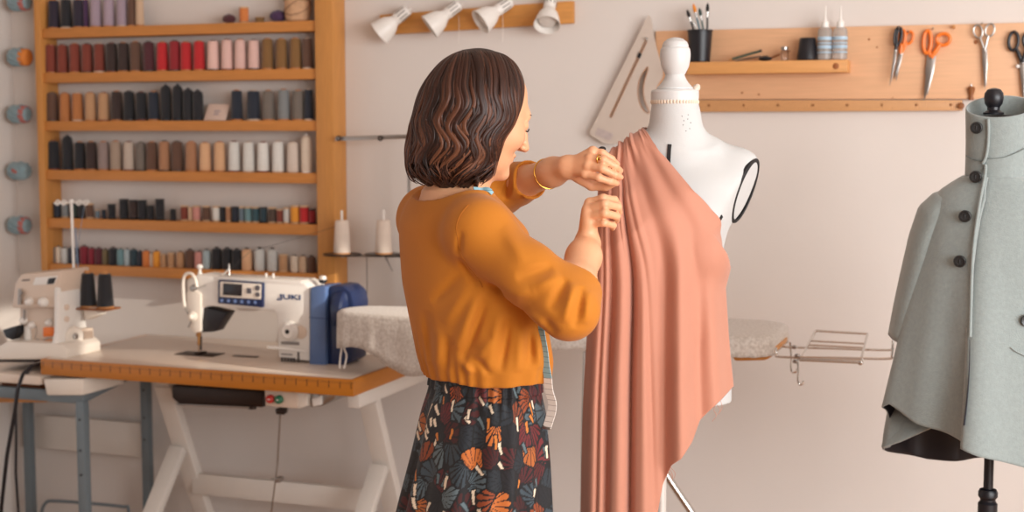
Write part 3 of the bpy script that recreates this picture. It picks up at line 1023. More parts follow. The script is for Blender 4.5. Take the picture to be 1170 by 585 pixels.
# ------------------------------------------------------------------ sewing table
TZ = 0.793
FLc, FRc = PZ(40, 411, TZ), PZ(408, 432, TZ)
TYF = float((FLc[1] + FRc[1]) / 2)
TX0, TX1 = float(FLc[0]), float(FRc[0])
TYB = -0.045
table = thing('sewing_table', 'white-topped sewing table with ruler-marked wooden edge and white trestle legs', 'table', ((TX0 + TX1) / 2, (TYF + TYB) / 2, 0))
M_TOP = mat('table_laminate', '#dfcdbd', .25, var=.03, vscale=6)
M_EDGE = mat('table_edge_wood', '#b9711f', .42, var=.12, vscale=9, stretch=(1.5, 8, 12))
ticks(M_EDGE, 'X', .0366, .0030, '#4a2a12', zlim=(.764, .785))
ticks(M_EDGE, 'X', .00366, .0009, '#6b3d1a', zlim=(.777, .785))
MB().span(np.array([TX0 + .012, TYF + .012, TZ - .028]), np.array([TX1 - .012, TYB, TZ]), .003).build('tabletop', M_TOP, table)
ed = MB()
ed.span(np.array([TX0, TYF, TZ - .052]), np.array([TX1, TYF + .0125, TZ - .001]), .003)
ed.span(np.array([TX1 - .0125, TYF + .0125, TZ - .052]), np.array([TX1, TYB, TZ - .001]), .003)
ed.span(np.array([TX0, TYF + .0125, TZ - .052]), np.array([TX0 + .0125, TYB, TZ - .001]), .003)
edo = ed.build('edge_band', M_EDGE, table)
edo.location = (0, 0, -0.0)
# object texture space of the edge: world = local + table location, so shift marks with a plain offset
mp_off = world_loc(table)
# trestles: top rail, back leg, front leg, lower rail
ymid = (TYF + TYB) / 2
for i, (tx, sx) in enumerate(((float(PW(176, 440, TYF + .2)[0]), 1), (float(PW(412, 445, TYF + .2)[0]), 1))):
    MB().span(np.array([tx - .03, TYF + .24, TZ - .112]), np.array([tx + .03, TYB - .02, TZ - .052]), .003).build('trestle_rail', M_WHITEWOOD, table)
    MB().bar((tx, ymid - .03, TZ - .11), (tx + .012, TYB - .03, 0.002), .062, .036, up=(0, 1, .2), bevel=.003).build('leg', M_WHITEWOOD, table)
    MB().bar((tx + .002, ymid + .04, TZ - .34), (tx - .03, TYF + .0, 0.002), .056, .032, up=(0, 1, -.2), bevel=.003).build('leg', M_WHITEWOOD, table)
x0, x1 = float(PW(228, 560, -.22)[0]), float(PW(430, 565, -.22)[0])
zc0 = float(PW(320, 561, -.22)[2])
MB().span(np.array([x0 - .02, -.235, zc0 - .036]), np.array([x1, -.213, zc0 + .036]), .003).build('cross_rail', M_WHITEWOOD, table)
# right end rail under the top, seen end on
MB().span(np.array([TX1 - .05, TYF + .06, TZ - .098]), np.array([TX1 - .012, TYB, TZ - .052]), .003).build('side_rail', M_WHITEWOOD, table)
MB().lathe([(.009, -.012), (.009, .004), (.006, .008), (.0, .009)], (TX1, TYB - .16, TZ - .03), (1, 0, 0), 14).build('rail_bolt', M_STEEL, table)

# ------------------------------------------------------------------ sewing machine
YM = float(PZ(226, 404, TZ)[1]) - .0            # plane of the needle
mach = thing('sewing_machine', 'white and blue industrial sewing machine standing on the sewing table', 'sewing machine', (PW(300, 405, YM)[0], YM, TZ))
D = .052
def mz(px, py, y=YM - D):
    return PW(px, py, y)
# arm, pillar and head in one casting
arm_px = [(213, 319), (226, 313.5), (245, 316.5), (346, 322), (354, 330), (354, 413), (318, 409), (316, 360), (312, 355), (238, 350), (232, 352), (229, 378), (219, 380), (214, 350)]
MB().ppx(arm_px, YM - D, YM + D, .007).build('arm_casting', M_WHITE, mach)
MB().ppx([(245, 316), (344, 321), (346, 326), (245, 321)], YM - D - .001, YM + D * .9, .003).build('top_cover', M_WHITE, mach)
# face plate and needle-head detail
MB().ppx([(213, 334), (222, 331), (229, 336), (229, 379), (222, 381), (216, 372)], YM - D - .010, YM - D + .004, .003).build('face_plate', M_CREAM, mach)
MB().lathe([(.012, 0), (.016, .002), (.016, .010), (.010, .014), (.006, .022), (.0, .024)], mz(223, 361) + np.array([0, -.010, 0]), (0, -1, 0), 20).build('tension_dial', M_CREAM, mach)
MB().lathe([(.011, 0), (.011, .008), (.006, .012), (.0, .012)], mz(222, 329) + np.array([0, -.002, 0]), (0, -1, 0), 16).build('thread_guide', M_STEEL, mach)
# take-up lever loop
tl = [PW(x, y, YM - D - .012) for x, y in arc([(211, 352), (209.5, 335), (209.5, 320), (213, 313), (219, 313), (223, 319), (225, 328)], 6)]
MB().tube(tl, .0052, 10).build('take_up_guard', M_CREAM, mach)
MB().tube([PW(x, y, YM - D - .014) for x, y in arc([(215, 374), (218, 366), (214, 357), (211, 350)], 6)], .0025, 8).build('check_spring', M_STEEL, mach)
ndl = MB().tube([PW(227, 376, YM - .012), PW(227, 384, YM - .012)], .009, 12)
ndl.tube([PW(227, 380, YM - .012), PW(227, 394, YM - .012)], .0045, 10).tube([PW(227, 392, YM - .012), PW(227, 403.5, YM - .012)], .0014, 8)
ndl.build('needle_bar', mat('brass', '#a8794a', .3, .9), mach)
q = PW(228, 404, YM - .012)
pf = MB().tube([PW(229.5, 384, YM - .002), PW(229.5, 400, YM - .002)], .004, 10)
pf.box((q[0] + .004, YM - .012, TZ + .006), (.018, .05, .006), .002)
pf.build('presser_foot', M_DARKMETAL, mach)
MB().span(np.array([q[0] - .075, YM - .045, TZ + .0003]), np.array([q[0] + .07, YM + .03, TZ + .0022]), .0006).build('needle_plate', M_DARKMETAL, mach)
MB().span(np.array([q[0] + .12, YM - .01, TZ + .0003]), np.array([q[0] + .21, YM + .012, TZ + .0018]), .0006).build('bed_slot', M_DARKMETAL, mach)
MB().ppx([(232, 351), (259, 357), (245, 379), (230, 380)], YM - D * .9, YM + .01, .003).build('lamp_guard', M_BLACK, mach)
# control panel
pan = MB().ppx([(249, 319.5), (300.5, 323), (300, 351.5), (248.5, 346.5)], YM - D - .012, YM - D + .004, .003).build('control_panel', M_NAVY, mach)
MB().ppx([(251.5, 321.5), (298.5, 324.7), (298, 342), (251, 339)], YM - D - .0135, YM - D - .011, .0005).build('panel_face', M_CREAM, pan)
MB().ppx([(255, 323.5), (276.5, 325), (276, 338.5), (254.5, 337)], YM - D - .015, YM - D - .013, .0005).build('screen', mat('screen_glass', '#262226', .15), pan)
bt = MB()
bt.ppx([(282, 329), (287, 329.3), (287, 335.5), (282, 335.2)], YM - D - .0155, YM - D - .013, .0005)
for x, y, r in ((294.5, 329, .009), (294.5, 336.5, .008)):
    bt.lathe([(r, -.002), (r, .002), (r * .6, .0028), (.0, .0028)], PW(x, y, YM - D - .0135), (0, -1, 0), 14)
bt.build('panel_buttons', mat('grey_button', '#5f5a60', .4), pan)
bt = MB()
for k in range(6):
    x = 253.5 + 7.6 * k
    bt.lathe([(.0055, -.002), (.0055, .0015), (.0, .002)], PW(x, 343.4 + .42 * k, YM - D - .012), (0, -1, 0), 12)
bt.build('key_row', mat('blue_button', '#6f86b8', .35), pan)
# lettering on the arm
def lettering(body, p0, p1, h, m, parent, name='lettering', bold=.0, y=None):
    cu = bpy.data.curves.new(name, 'FONT')
    cu.body = body
    cu.size = 1
    cu.extrude = .01
    cu.offset = bold
    o = bpy.data.objects.new(name + '_tmp', cu)
    COL.objects.link(o)
    dg = bpy.context.evaluated_depsgraph_get()
    me = bpy.data.meshes.new_from_object(o.evaluated_get(dg))
    V = np.array([v.co for v in me.vertices])
    Fs = [tuple(p.vertices) for p in me.polygons]
    bpy.data.objects.remove(o)
    V[:, :2] -= V[:, :2].min(0)
    V[:, :2] /= V[:, :2].max(0)
    p0, p1 = np.asarray(p0), np.asarray(p1)
    W = p0 + V[:, :1] * (p1 - p0) + V[:, 1:2] * np.array([0, 0, h]) + V[:, 2:3] * np.array([0, -.08, 0])
    return mesh_obj(name, W, Fs, m, parent, 30)
M_LOGO = mat('logo_blue', '#2c4a7a', .4)
yl_ = YM - D - .0006
lettering('JUKI', PW(318.5, 343.2, yl_), PW(343.5, 344.6, yl_), float(PW(318, 336, yl_)[2] - PW(318, 343.4, yl_)[2]), M_LOGO, mach, bold=.018)
lgm = MB().ppx([(315.5, 342.6), (318.5, 342.9), (318.5, 339.8)], yl_ - .0004, yl_ + .0003)
lgm.build('logo_mark', M_LOGO, mach)
# stitch dial, reverse lever, rating label
dc = mz(332, 378)
dial = MB().lathe([(.030, 0), (.032, .003), (.030, .012), (.026, .014), (.022, .020), (.020, .022), (.0, .022)], dc, (0, -1, 0), 28).build('stitch_dial', M_WHITE, mach)
MB().lathe([(.008, .0205), (.007, .0235), (.0, .0235)], dc, (0, -1, 0), 14).build('dial_centre', M_BLACK, dial)
MB().lathe([(.021, 0), (.021, .004), (.016, .006), (.0, .006)], mz(344, 379.5), (0, -1, 0), 20).build('dial_plate', M_BEIGE, mach)
MB().tube([PW(350, 402, YM - D - .006), PW(330, 398.5, YM - D - .03), PW(306, 396.5, YM - D - .035)], [.004, .0055, .0045], 10).build('reverse_lever', M_WHITE, mach)
lab = MB().ppx([(321, 390), (342, 391), (342, 394.5), (321, 393.5)], YM - D - .0008, YM - D + .001)
lab.ppx([(321, 403.5), (334, 404.5), (334, 406.3), (321, 405.3)], YM - D - .0008, YM - D + .001)
lab.build('label_text', mat('label_grey', '#8e8681', .5), mach)
lb = MB()
for k in range(5):
    lb.ppx([(321 + 3.4 * k, 408.0 + .2 * k), (323.4 + 3.4 * k, 408.2 + .2 * k), (323.4 + 3.4 * k, 413 + .2 * k), (321 + 3.4 * k, 412.8 + .2 * k)], YM - D - .0008, YM - D + .001)
lb.ppx([(339.8, 402), (342, 402.2), (342, 414), (339.8, 413.8)], YM - D - .0008, YM - D + .001)
lb.build('rating_label', mat('label_dark', '#45403e', .5), mach)
# navy motor end with pale blue front cover, and hand wheel
MB().ppx([(354, 330), (356, 327.5), (372, 327), (372, 419), (353, 418.5)], YM - D - .006, YM + D + .004, .006).build('motor_cover', M_BLUE, mach)
MB().ppx([(372, 331), (378, 326), (392, 326.5), (401, 334), (404, 346), (402, 412), (392, 418), (372, 419.5)], YM - D + .012, YM + D + .02, .010).build('motor_housing', M_NAVY, mach)
hw = MW = PW(388, 351, YM - .01)
MB().lathe([(.012, -.03), (.045, -.03), (.062, -.024), (.066, -.012), (.066, .006), (.060, .014), (.046, .018), (.03, .02), (.026, .016), (.0, .016)], PW(396, 353, YM - .012), (1, 0, 0), 36).build('hand_wheel', M_NAVY, mach)
MB().ppx([(353.5, 362.2), (372, 363.6), (372, 364.6), (353.5, 363.2)], YM - D - .0066, YM - D).build('cover_seam', mat('seam_navy', '#27406f', .4), mach)
# thread pins, guides on top
pn = MB()
a = PW(229, 312, YM)
pn.lathe([(.009, -.004), (.007, .010), (.004, .014), (.005, .022), (.010, .026), (.011, .032), (.006, .037), (.0, .038)], PW(228.5, 315, YM), seg=16)
pn.build('oil_knob', M_WHITE, mach)
p0 = PW(262, 319, YM)
MB().lathe([(.006, 0), (.004, .004), (.0032, .05), (.0, .051)], p0, seg=12).build('thread_post', M_STEEL, mach)
MB().tube([PW(247, 318, YM), PW(254, 314.5, YM), PW(261, 308, YM)], .0028, 8).build('thread_arm', M_WHITE, mach)
b0 = PW(308, 321.5, YM)
bw = MB().lathe([(.03, -.004), (.034, .004), (.024, .012), (.010, .014)], b0, seg=24)
for dx in (-.012, .014):
    bw.lathe([(.0035, .008), (.0035, .026), (.0, .027)], b0 + np.array([dx, 0, 0]), seg=10)
bw.build('bobbin_winder', M_WHITE, mach)
c0 = PW(369, 327, YM)
cp = MB().lathe([(.0035, -.01), (.0035, .012)], c0, seg=10).build('post', M_STEEL, mach)
MB().lathe([(.009, .010), (.013, .014), (.013, .020), (.006, .022)], c0, seg=18).build('felt_disc', M_BLACK, mach)
MB().lathe([(.011, .021), (.012, .023), (.010, .032), (.004, .034), (.0, .034)], c0, seg=18).build('top_knob', M_CREAM, mach)
tag(MB().tube([PW(262, 311, YM), PW(256, 316, YM - .02), PW(240, 324, YM - .045), PW(222, 331, YM - .07)], .0007, 5).tube([PW(262, 309, YM), PW(285, 288, YM + .14), PW(394, 256, -.1)], .0006, 5).build('thread_strand', mat('dark_thread', '#3d3a3c', .8)), 'thin dark thread running from the machine top towards the shelf', 'thread')

# under-table parts: oil pan, switch box, motor bits, lift rod
MB().ppx([(196, 440), (300, 447), (300, 466), (270, 464), (205, 462.5), (196, 455)], TYF + .12, TYF + .42, .006).build('oil_pan', M_DARKMETAL, table)
MB().ppx([(200, 461.5), (284, 465), (284, 467), (205, 464)], TYF + .118, TYF + .40, .001).build('pan_rail', M_STEEL, table)
MB().tube([PW(288, 462, TYF + .14), PW(288, 467, TYF + .14)], .014, 14).build('drain_cup', M_DARKMETAL, table)
sw = thing('motor_switch_box', 'beige switch box with red and green buttons under front table edge', 'switch', PW(325, 466, TYF + .06))
MB().ppx([(302, 445.5), (340, 448), (340, 467), (303, 464)], TYF + .05, TYF + .17, .004).build('box_body', M_BEIGE, sw)
MB().ppx([(339.5, 447.5), (351, 446.5), (351, 464), (340, 467.5)], TYF + .052, TYF + .16, .003).build('side_cover', M_CREAM, sw)
for x, y, cc, nm in ((309.5, 455.6, '#c0291f', 'red_button'), (319.5, 456.2, '#1f6b4c', 'green_button')):
    ob = MB().lathe([(.0125, -.004), (.0135, 0), (.0125, .010), (.009, .013), (.0, .0135)], PW(x, y, TYF + .05), (0, -1, 0), 20).build(nm, mat(nm + '_plastic', cc, .35), sw)
    ob['label'] = nm.replace('_', ' ')
    MB().box(PW(x, y, TYF + .05) + np.array([0, -.0137, 0]), (.008, .0008, .003), .0002).build('button_mark', M_WHITE, ob)
mt = MB().ppx([(353, 447), (366, 450), (384, 447), (382, 456), (368, 464), (354, 466)], TYF + .07, TYF + .26, .006)
mt.build('motor_bracket', M_STEEL, table)
MB().ppx([(356, 456), (366, 452), (366, 463), (357, 465)], TYF + .055, TYF + .08, .003).build('bracket_cap', M_WHITE, table)
rod = MB().tube([PW(320, 474, TYF + .1), PW(317, 530, TYF + .13)], .003, 8)
rod.tube([PW(317, 530, TYF + .13), PW(310, 585, TYF + .15), PW(308, 640, TYF + .17)], .0024, 8)
ro = rod.build('treadle_rod', M_STEEL, table)
MB().ppx([(314, 467), (324, 468), (323, 474), (315, 473.5)], TYF + .09, TYF + .12, .003).lathe([(.007, 0), (.007, .008), (.0, .009)], PW(324.5, 471, TYF + .1), (0, -1, 0), 12).build('rod_joint', M_DARKMETAL, ro)
MB().ppx([(313.5, 546), (319, 546.5), (319, 552), (313.5, 551.5)], TYF + .12, TYF + .15, .002).tube([PW(310, 547, TYF + .12), PW(320, 547.8, TYF + .12)], .0022, 6).build('rod_clamp', M_STEEL, ro)

# ------------------------------------------------------------------ industrial thread stand behind the table
YT = -.11
ts = thing('thread_stand', 'steel thread stand with two plates rising behind the table', 'thread stand', (PW(468, 300, YT)[0], YT, TZ))
MB().tube([(PW(467, 200, YT)[0], YT, TZ + .001), PW(467, 150, YT)], .0055, 10).build('pole', M_STEEL, ts)
MB().ppx([(383, 156), (470, 153.5), (470, 158.5), (383, 161)], YT - .006, YT - .001, .001).build('guide_arm', M_STEEL, ts)
eye = MB()
for x in (387, 434.5):
    c = PW(x, 158, YT - .012)
    eye.tube([c + .0072 * np.array([math.cos(a), 0, math.sin(a)]) for a in np.linspace(0, 6.283, 18, endpoint=False)], .0022, 7, closed=True)
eye.build('thread_eyelet', M_DARKMETAL, ts)
MB().tube([PW(380, 292, YT), PW(470, 293, YT)], .0042, 8).build('plate_arm', M_STEEL, ts)
for x in (391, 438.5):
    c = PW(x, 290.5, YT - .03)
    MB().lathe([(.0, -.004), (.062, -.003), (.064, 0), (.062, .002), (.0, .002)], c, seg=32).build('cone_plate', M_DARKMETAL, ts)
    MB().lathe([(.004, -.01), (.004, .145), (.0, .146)], c, seg=10).build('spool_pin', M_WHITE, ts)
    co = thing('thread_cone', ('off-white thread cone on left plate of the thread stand' if x < 400 else 'off-white thread cone on the right plate of the thread stand, near the woman'), 'thread', c + np.array([0, 0, .0022]), 'cones on the thread stand')
    MB().lathe([(.0265, .002), (.0285, .006), (.0225, .106), (.019, .1105), (.005, .1105)], c + np.array([0, 0, .0022]), seg=26).build('winding', mat('cone_thread', '#dccabb', .8, var=.06, vscale=40, bump=.3, bscale=220, stretch=(.2, .2, 3)), co)
    MB().lathe([(.0285, 0), (.0285, .004), (.0, .004)], c + np.array([0, 0, .0022]), seg=26).build('cone_base', M_CORE, co)
MB().tube([PW(419, 294, YT), PW(419.5, 330, YT + .01), PW(418, 395, YT)], .0012, 6).build('hanging_wire', M_DARKMETAL, ts)
MB().tube([PW(440, 293, YT), PW(449, 310, YT)], .0028, 6).build('brace', M_STEEL, ts)
# ------------------------------------------------------------------ overlock machine and its table at left
OZ = 0.735
YO0, YO1 = TYF + .07, TYF + .35
ovt = thing('overlock_table', 'pale side table with grey steel frame in the left corner', 'table', (PW(60, 430, YO0)[0], YO0 + .2, 0))
xa, xb = XL + .03, TX0 + .0 
xr_ = float(PW(168, 470, -.10)[0])
a_ = PW(0, 416, TYF + .02)
MB().span(np.array([XL + .02, TYF + .0, OZ - .03]), np.array([TX0 - .006, TYB, OZ]), .004).build('tabletop', M_TOP, ovt)
def post(px, y, nm='leg', top=OZ - .03, w=.03):
    x = float(PW(px, 500, y)[0])
    MB().span(np.array([x - w / 2, y - w / 2, .001]), np.array([x + w / 2, y + w / 2, top]), .002).build(nm, M_GREYSTEEL, ovt)
    return x
xf = post(95, TYF + .03, top=OZ - .075)
xf2 = post(168, TYB - .04, top=OZ - .031)
xl_ = post(33, TYB - .06)
xl2 = XL + .05
MB().span(np.array([xl2 - .015, TYF + .015, .001]), np.array([xl2 + .015, TYF + .045, OZ - .03]), .002).build('leg', M_GREYSTEEL, ovt)
MB().bar((xf, TYF + .03, OZ - .066), (xf2, TYB - .04, OZ - .05), .02, .034, bevel=.002).build('frame_rail', M_GREYSTEEL, ovt)
MB().span(np.array([XL + .04, TYF + .02, OZ - .085]), np.array([xf + .012, TYF + .045, OZ - .048]), .002).build('frame_rail', M_GREYSTEEL, ovt)
zb0, zb1 = float(PW(100, 516, -.05)[2]), float(PW(100, 478, -.05)[2])
MB().span(np.array([xl_ - .02, -.062, zb0]), np.array([xf2, -.046, zb1]), .002).build('back_panel', M_WHITEWOOD, ovt)
bolts = MB()
for z in (.42, .50, .60):
    bolts.lathe([(.004, 0), (.0035, .002), (.0, .0025)], (xf2, TYB - .0555, z), (0, -1, 0), 10)
    bolts.lathe([(.004, 0), (.0035, .002), (.0, .0025)], (xf, TYF + .0145, z), (0, -1, 0), 10)
bolts.build('frame_bolt', M_BLACK, ovt)
MB().tube([PW(x, y, -.14) for x, y in arc([(45, 640), (47, 590), (52, 575), (62, 572.5), (100, 575), (140, 579), (147, 584), (150, 640)], 5)], .006, 8).build('foot_bar', M_GREYSTEEL, ovt)
# waste tray hanging under the overlock
tr = MB()
tp = [(49, 433), (95, 433), (95, 452), (53, 452)]
tr.ppx(tp, TYF - .0, TYF + .22, .006)
tag(tr.build('waste_box', M_CREAM), 'white plastic box hanging below the corner of the overlock table', 'box')
jb = MB().ppx([(0, 431), (44, 433), (46, 450.5), (0, 450)], TYF + .1, TYF + .3, .01)
tag(jb.build('storage_basket', M_DARKWOOD), 'dark brown basket under the overlock table behind black cables', 'basket')
MB().ppx([(-20, 453), (52, 453.5), (52, 460), (-20, 460)], TYF + .06, TYF + .33, .003).build('lower_shelf', M_CORE, ovt)

ov = thing('overlock_machine', 'cream overlock machine with dials in left corner, two black cones behind', 'overlock machine', (PW(55, 405, YO0)[0], YO0 + .12, OZ))
def oz(px, py, y=YO0):
    return PW(px, py, y)
zo = lambda py: py
# feet/base, lower body, upper head: front faces parallel to the wall, white flank on the right
def PX(px, py, x):
    r = ray(px, py)
    return CAM + r * ((x - CAM[0]) / r[0])
OD = .15
XS = float(oz(67, 350)[0])
MB().ppx([(-4, 397), (8, 390), (70, 393), (76, 399), (76, 411), (-2, 411)], YO0 - .03, YO0 + OD, .006).build('base', M_CREAM, ov)
MB().ppx([(22, 350), (66, 350), (66, 395), (22, 395)], YO0 + .03, YO0 + OD, .006).build('lower_front', M_BEIGE, ov)
MB().ppx([(14, 344), (17, 322), (24, 313), (70, 309), (67, 352), (12, 352)], YO0, YO0 + OD, .008).build('upper_head', M_BEIGE, ov)
flank = [(67, 330), (79, 310), (90, 310), (94, 345), (98, 362), (102, 392), (72, 403), (63, 398), (67, 380)]
MB().prism([PX(x, y, XS + .006) for x, y in flank], (-.02, 0, 0), .006).build('side_body', M_WHITE, ov)
MB().prism([PX(x, y, XS + .03) for x, y in ((91, 376), (107, 374), (108, 392), (94, 395))], (-.028, 0, 0), .005).build('motor_box', M_BEIGE, ov)
vt = MB()
for k in range(4):
    vt.prism([PX(x, y, XS + .0305) for x, y in ((95.3 + 2.8 * k, 378), (96.8 + 2.8 * k, 378), (97.1 + 2.8 * k, 389), (95.6 + 2.8 * k, 389))], (.0012, 0, 0))
vt.build('vent_slots', mat('vent_shadow', '#8b7465', .6), ov)
hwc = PX(82.5, 384, XS + .006)
hwl = MB().lathe([(.012, 0), (.030, 0), (.034, .006), (.034, .014), (.028, .020), (.016, .017), (.0, .017)], hwc, (1, -.35, 0), 28).build('hand_wheel', M_CREAM, ov)
MB().lathe([(.011, .016), (.010, .021), (.004, .022), (.0, .018)], hwc, (1, -.35, 0), 16).build('wheel_hub', M_STEEL, hwl)
dl = [(35, 344.5, .013), (51, 345, .016), (38, 371, .012), (58, 368, .013), (29, 366, .013)]
for x, y, r in dl:
    yy = YO0 + (0 if y < 352 else .035)
    MB().lathe([(r, 0), (r * 1.05, .006), (r * .95, .016), (r * .5, .024), (.0, .026)], oz(x, y, yy), (.1, -1, 0), 18).build('tension_dial', M_WHITE, ov)
for x, y in ((75.5, 351), (75.5, 364.5)):
    MB().lathe([(.010, -.001), (.010, .005), (.007, .007), (.0, .007)], PX(x, y, XS + .006), (1, -.2, 0), 16).build('dial', M_BEIGE, ov)
MB().ppx([(40, 317), (66, 315), (62, 325), (37, 326)], YO0 - .002, YO0 + .05, .002).build('window_recess', M_WHITE, ov)
MB().ppx([(55, 318), (64, 317), (61, 324.5), (53, 325)], YO0 - .004, YO0 + .02, .002).build('recess_slot', M_BLACK, ov)
MB().ppx([(25, 319.6), (34, 318.8), (34, 320.6), (25, 321.4)], YO0 - .0008, YO0 + .004).build('badge', mat('badge_grey', '#6f625c', .5), ov)
nd = MB().tube([oz(23, 330, YO0 - .006), oz(22.5, 348, YO0 - .006)], .006, 10).tube([oz(22.5, 338, YO0 - .01), oz(26, 334, YO0 - .01)], .004, 8).tube([oz(28, 354, YO0 + .02), oz(28, 366, YO0 + .02)], .004, 8)
nd.build('lift_lever', M_STEEL, ov)
MB().ppx([(27, 373), (33, 372), (34, 393), (27, 393)], YO0 + .02, YO0 + .04, .003).build('presser_arm', M_WHITE, ov)
MB().ppx([(49, 374), (64, 373.5), (63, 384), (49, 385)], YO0 + .028, YO0 + .05, .002).build('orange_cover', M_ORANGE, ov)
MB().ppx([(43, 389), (60, 388), (59, 392.5), (44, 393)], YO0 + .02, YO0 + .05, .002).build('looper_guide', mat('amber_plastic', '#d98a3c', .4), ov)
lp = MB().tube([oz(x, y, YO0 + .02) for x, y in ((41, 372), (42, 380), (40, 386), (47, 390), (55, 386))], .0016, 6)
lp.build('looper_wire', M_STEEL, ov)
MB().ppx([(2, 377), (19, 372), (20, 381), (14, 389), (6, 386)], YO0 - .005, YO0 + .07, .004).build('cloth_guard', M_BLACK, ov)
MB().ppx([(-6, 411.5), (40, 411.5), (40, 414), (-6, 414)], YO0 - .02, YO0 + .18).build('foot_strip', M_DARKMETAL, ov)
# telescopic thread mast with its guide loops, rear thread plate
YK = YO0 + .125
mast = MB().tube([oz(84.5, 312, YK), oz(81.5, 228, YK)], .0048, 10)
mast.tube([oz(81.6, 232, YK), oz(81.4, 228, YK)], .008, 10)
mo = mast.build('thread_mast', M_WHITE, ov)
mg = MB().tube([oz(62, 232, YK), oz(102, 230.5, YK)], .003, 8)
for x in (66, 73, 90, 98):
    c = oz(x, 231.5, YK)
    mg.tube([c + .008 * np.array([math.cos(a), .4 * math.sin(a), math.sin(a)]) for a in np.linspace(0, 6.283, 16, endpoint=False)], .0024, 6, closed=True)
mg.build('guide_bar', M_WHITE, mo)
MB().tube([oz(86, 260, YK), oz(89, 305, YK)], .002, 6).tube([oz(96, 236, YK), oz(86, 300, YK - .02)], .0008, 5).build('guide_thread', mat('blue_thread', '#7d8ea6', .7), mo)
MB().ppx([(86, 311), (90, 311.5), (92.5, 352), (91, 357), (88, 350)], YK - .02, YK + .02, .003).build('mast_bracket', M_WHITE, ov)
zpl = oz(100, 351, YK)
MB().span(np.array([oz(93, 350, YK)[0], YK - .045, zpl[2] - .004]), np.array([oz(131, 350, YK)[0], YK + .035, zpl[2] + .002]), .001).build('thread_tray', M_DARKWOOD, ov)
MB().ppx([(94, 351.5), (108, 352), (112, 360), (98, 366)], YK - .03, YK + .02, .003).build('tray_bracket', M_CREAM, ov)
for k, x in enumerate((101, 120.5)):
    c = oz(x, 350, YK)
    c[2] = zpl[2] + .0025
    to = thing('thread_cone', ('black thread cone on overlock tray, next to its white mast' if k == 0 else 'black thread cone with brown tip at outer end of the overlock tray'), 'thread', c, 'black cones behind the overlock')
    MB().lathe([(.026, .003), (.028, .006), (.021, .108), (.017, .112), (.006, .112)], c, seg=24).build('winding', mat('black_thread', '#17171d', .75, sheen=.3, var=.1), to)
    MB().lathe([(.028, 0), (.028, .004), (.012, .004), (.012, .112), (.009, .120), (.0, .120)], c, seg=18).build('cone_core', M_CORE, to)

# black cables at left
YCB = TYF - .06
cb = MB().tube([PW(x, y, YCB + dy) for x, y, dy in ((46, 416, .10), (36, 418, .05), (26, 428, .02), (20, 445, 0), (17, 470, 0), (8, 520, 0), (2, 575, .0), (-4, 640, .05))], .0062, 10)
tag(cb.build('power_cable', M_BLACK), 'thick black cable looping from the table and leaving at far left', 'cable')
cb = MB().tube([PW(x, y, YCB + .03 + dy) for x, y, dy in ((36, 420, .06), (22, 440, .03), (18, 465, .0), (18.5, 500, 0), (18, 540, 0), (22, 600, 0), (22, 660, .02))], .0042, 10)
tag(cb.build('power_cable', M_BLACK), 'thinner black cable hanging straight down beside the thick one', 'cable')

# ------------------------------------------------------------------ ironing board between the table and the woman
IBZ = .985
iy_back = -.30
ib = thing('ironing_board', 'ironing board with grey mottled cover behind the woman and dress form', 'ironing board', (PW(650, 370, -.5)[0], -.48, 0))
xn = float(PW(391, 345, -.48)[0])
xe = float(PW(893, 372, -.48)[0])
M_COVER = mat('speckled_cover', '#d2c9c0', .85, col2='#b9ada2', vscale=130, bump=.3, bscale=150, sheen=.2)
hw_ = .185
yc_ = -.49
n = 160
def ib_outline():
    pts = []
    L = xe - xn
    # near side from nose to end then far side back: parametrise by x with half width
    def half(x):
        t = (x - xn) / L
        w = hw_ * (0.42 + .58 * min(1, t / .45) ** .8)
        r0 = .06
        if x - xn < r0:
            w *= math.sqrt(max(0, 1 - (1 - (x - xn) / r0) ** 2)) * .999 + .001
        r1 = .09
        if xe - x < r1:
            w *= math.sqrt(max(0, 1 - (1 - (xe - x) / r1) ** 2 * .55))
        return w
    u = .5 - .5 * np.cos(np.linspace(0, math.pi, n // 2))
    xs = xn + L * u
    near = [(x, yc_ - half(x)) for x in xs]
    far = [(x, yc_ + half(x)) for x in xs[::-1]]
    return near + far
OL = ib_outline()
cx_ = (xn + xe) / 2
rows = []
def ring(z, inset):
    out = []
    for x, y in OL:
        dx, dy = cx_ - x, yc_ - y
        l = math.hypot(dx, dy)
        f = max(0, 1 - inset / max(l, .05)) if inset else 1
        out.append((cx_ + (x - cx_) * (1 - inset / (xe - cx_)), yc_ + (y - yc_) * (1 - inset / hw_), z))
    return out
def drop(x, y):
    t = (x - xn) / (xe - xn)
    d = .105 - .02 * math.exp(-((t - .09) / .06) ** 2) + .055 * math.exp(-((t - .22) / .09) ** 2)
    if t > .3:
        d = .105 - .06 * min(1, (t - .3) / .3)
    if t > .8:
        d = .045
    return d
prof = [(0, .17), (0, .12), (.0, .03), (.002 * -1, .008), (-.010, 0)]
G = [ring(IBZ + z, ins) for z, ins in prof]
for f in (.35, .6, .8, 1.0):
    rr = []
    for i, (x, y) in enumerate(OL):
        d = drop(x, y)
        w = .004 * math.sin(i * 1.9) * f + .003 * math.sin(i * .7 + 2) * f
        dy = -w if y < yc_ else w
        rr.append((x, y + dy + (-.006 * f if y < yc_ else .006 * f), IBZ - .010 - d * f))
    G.append(rr)
cvo = MB().grid(np.array(G), closed=True)
cvo.add([(cx_, yc_, IBZ)], [])
k = len(cvo.v) - 1
m = len(OL)
for i in range(m):
    cvo.f.append((i, (i + 1) % m, k))
co = cvo.build('cover', M_COVER, ib, 60)
co.modifiers.new('thick', 'SOLIDIFY').thickness = .003
dk = MB().prism([(x * .995 + cx_ * .005, yc_ + (y - yc_) * .96, IBZ - .008) for x, y in OL], (0, 0, -.018))
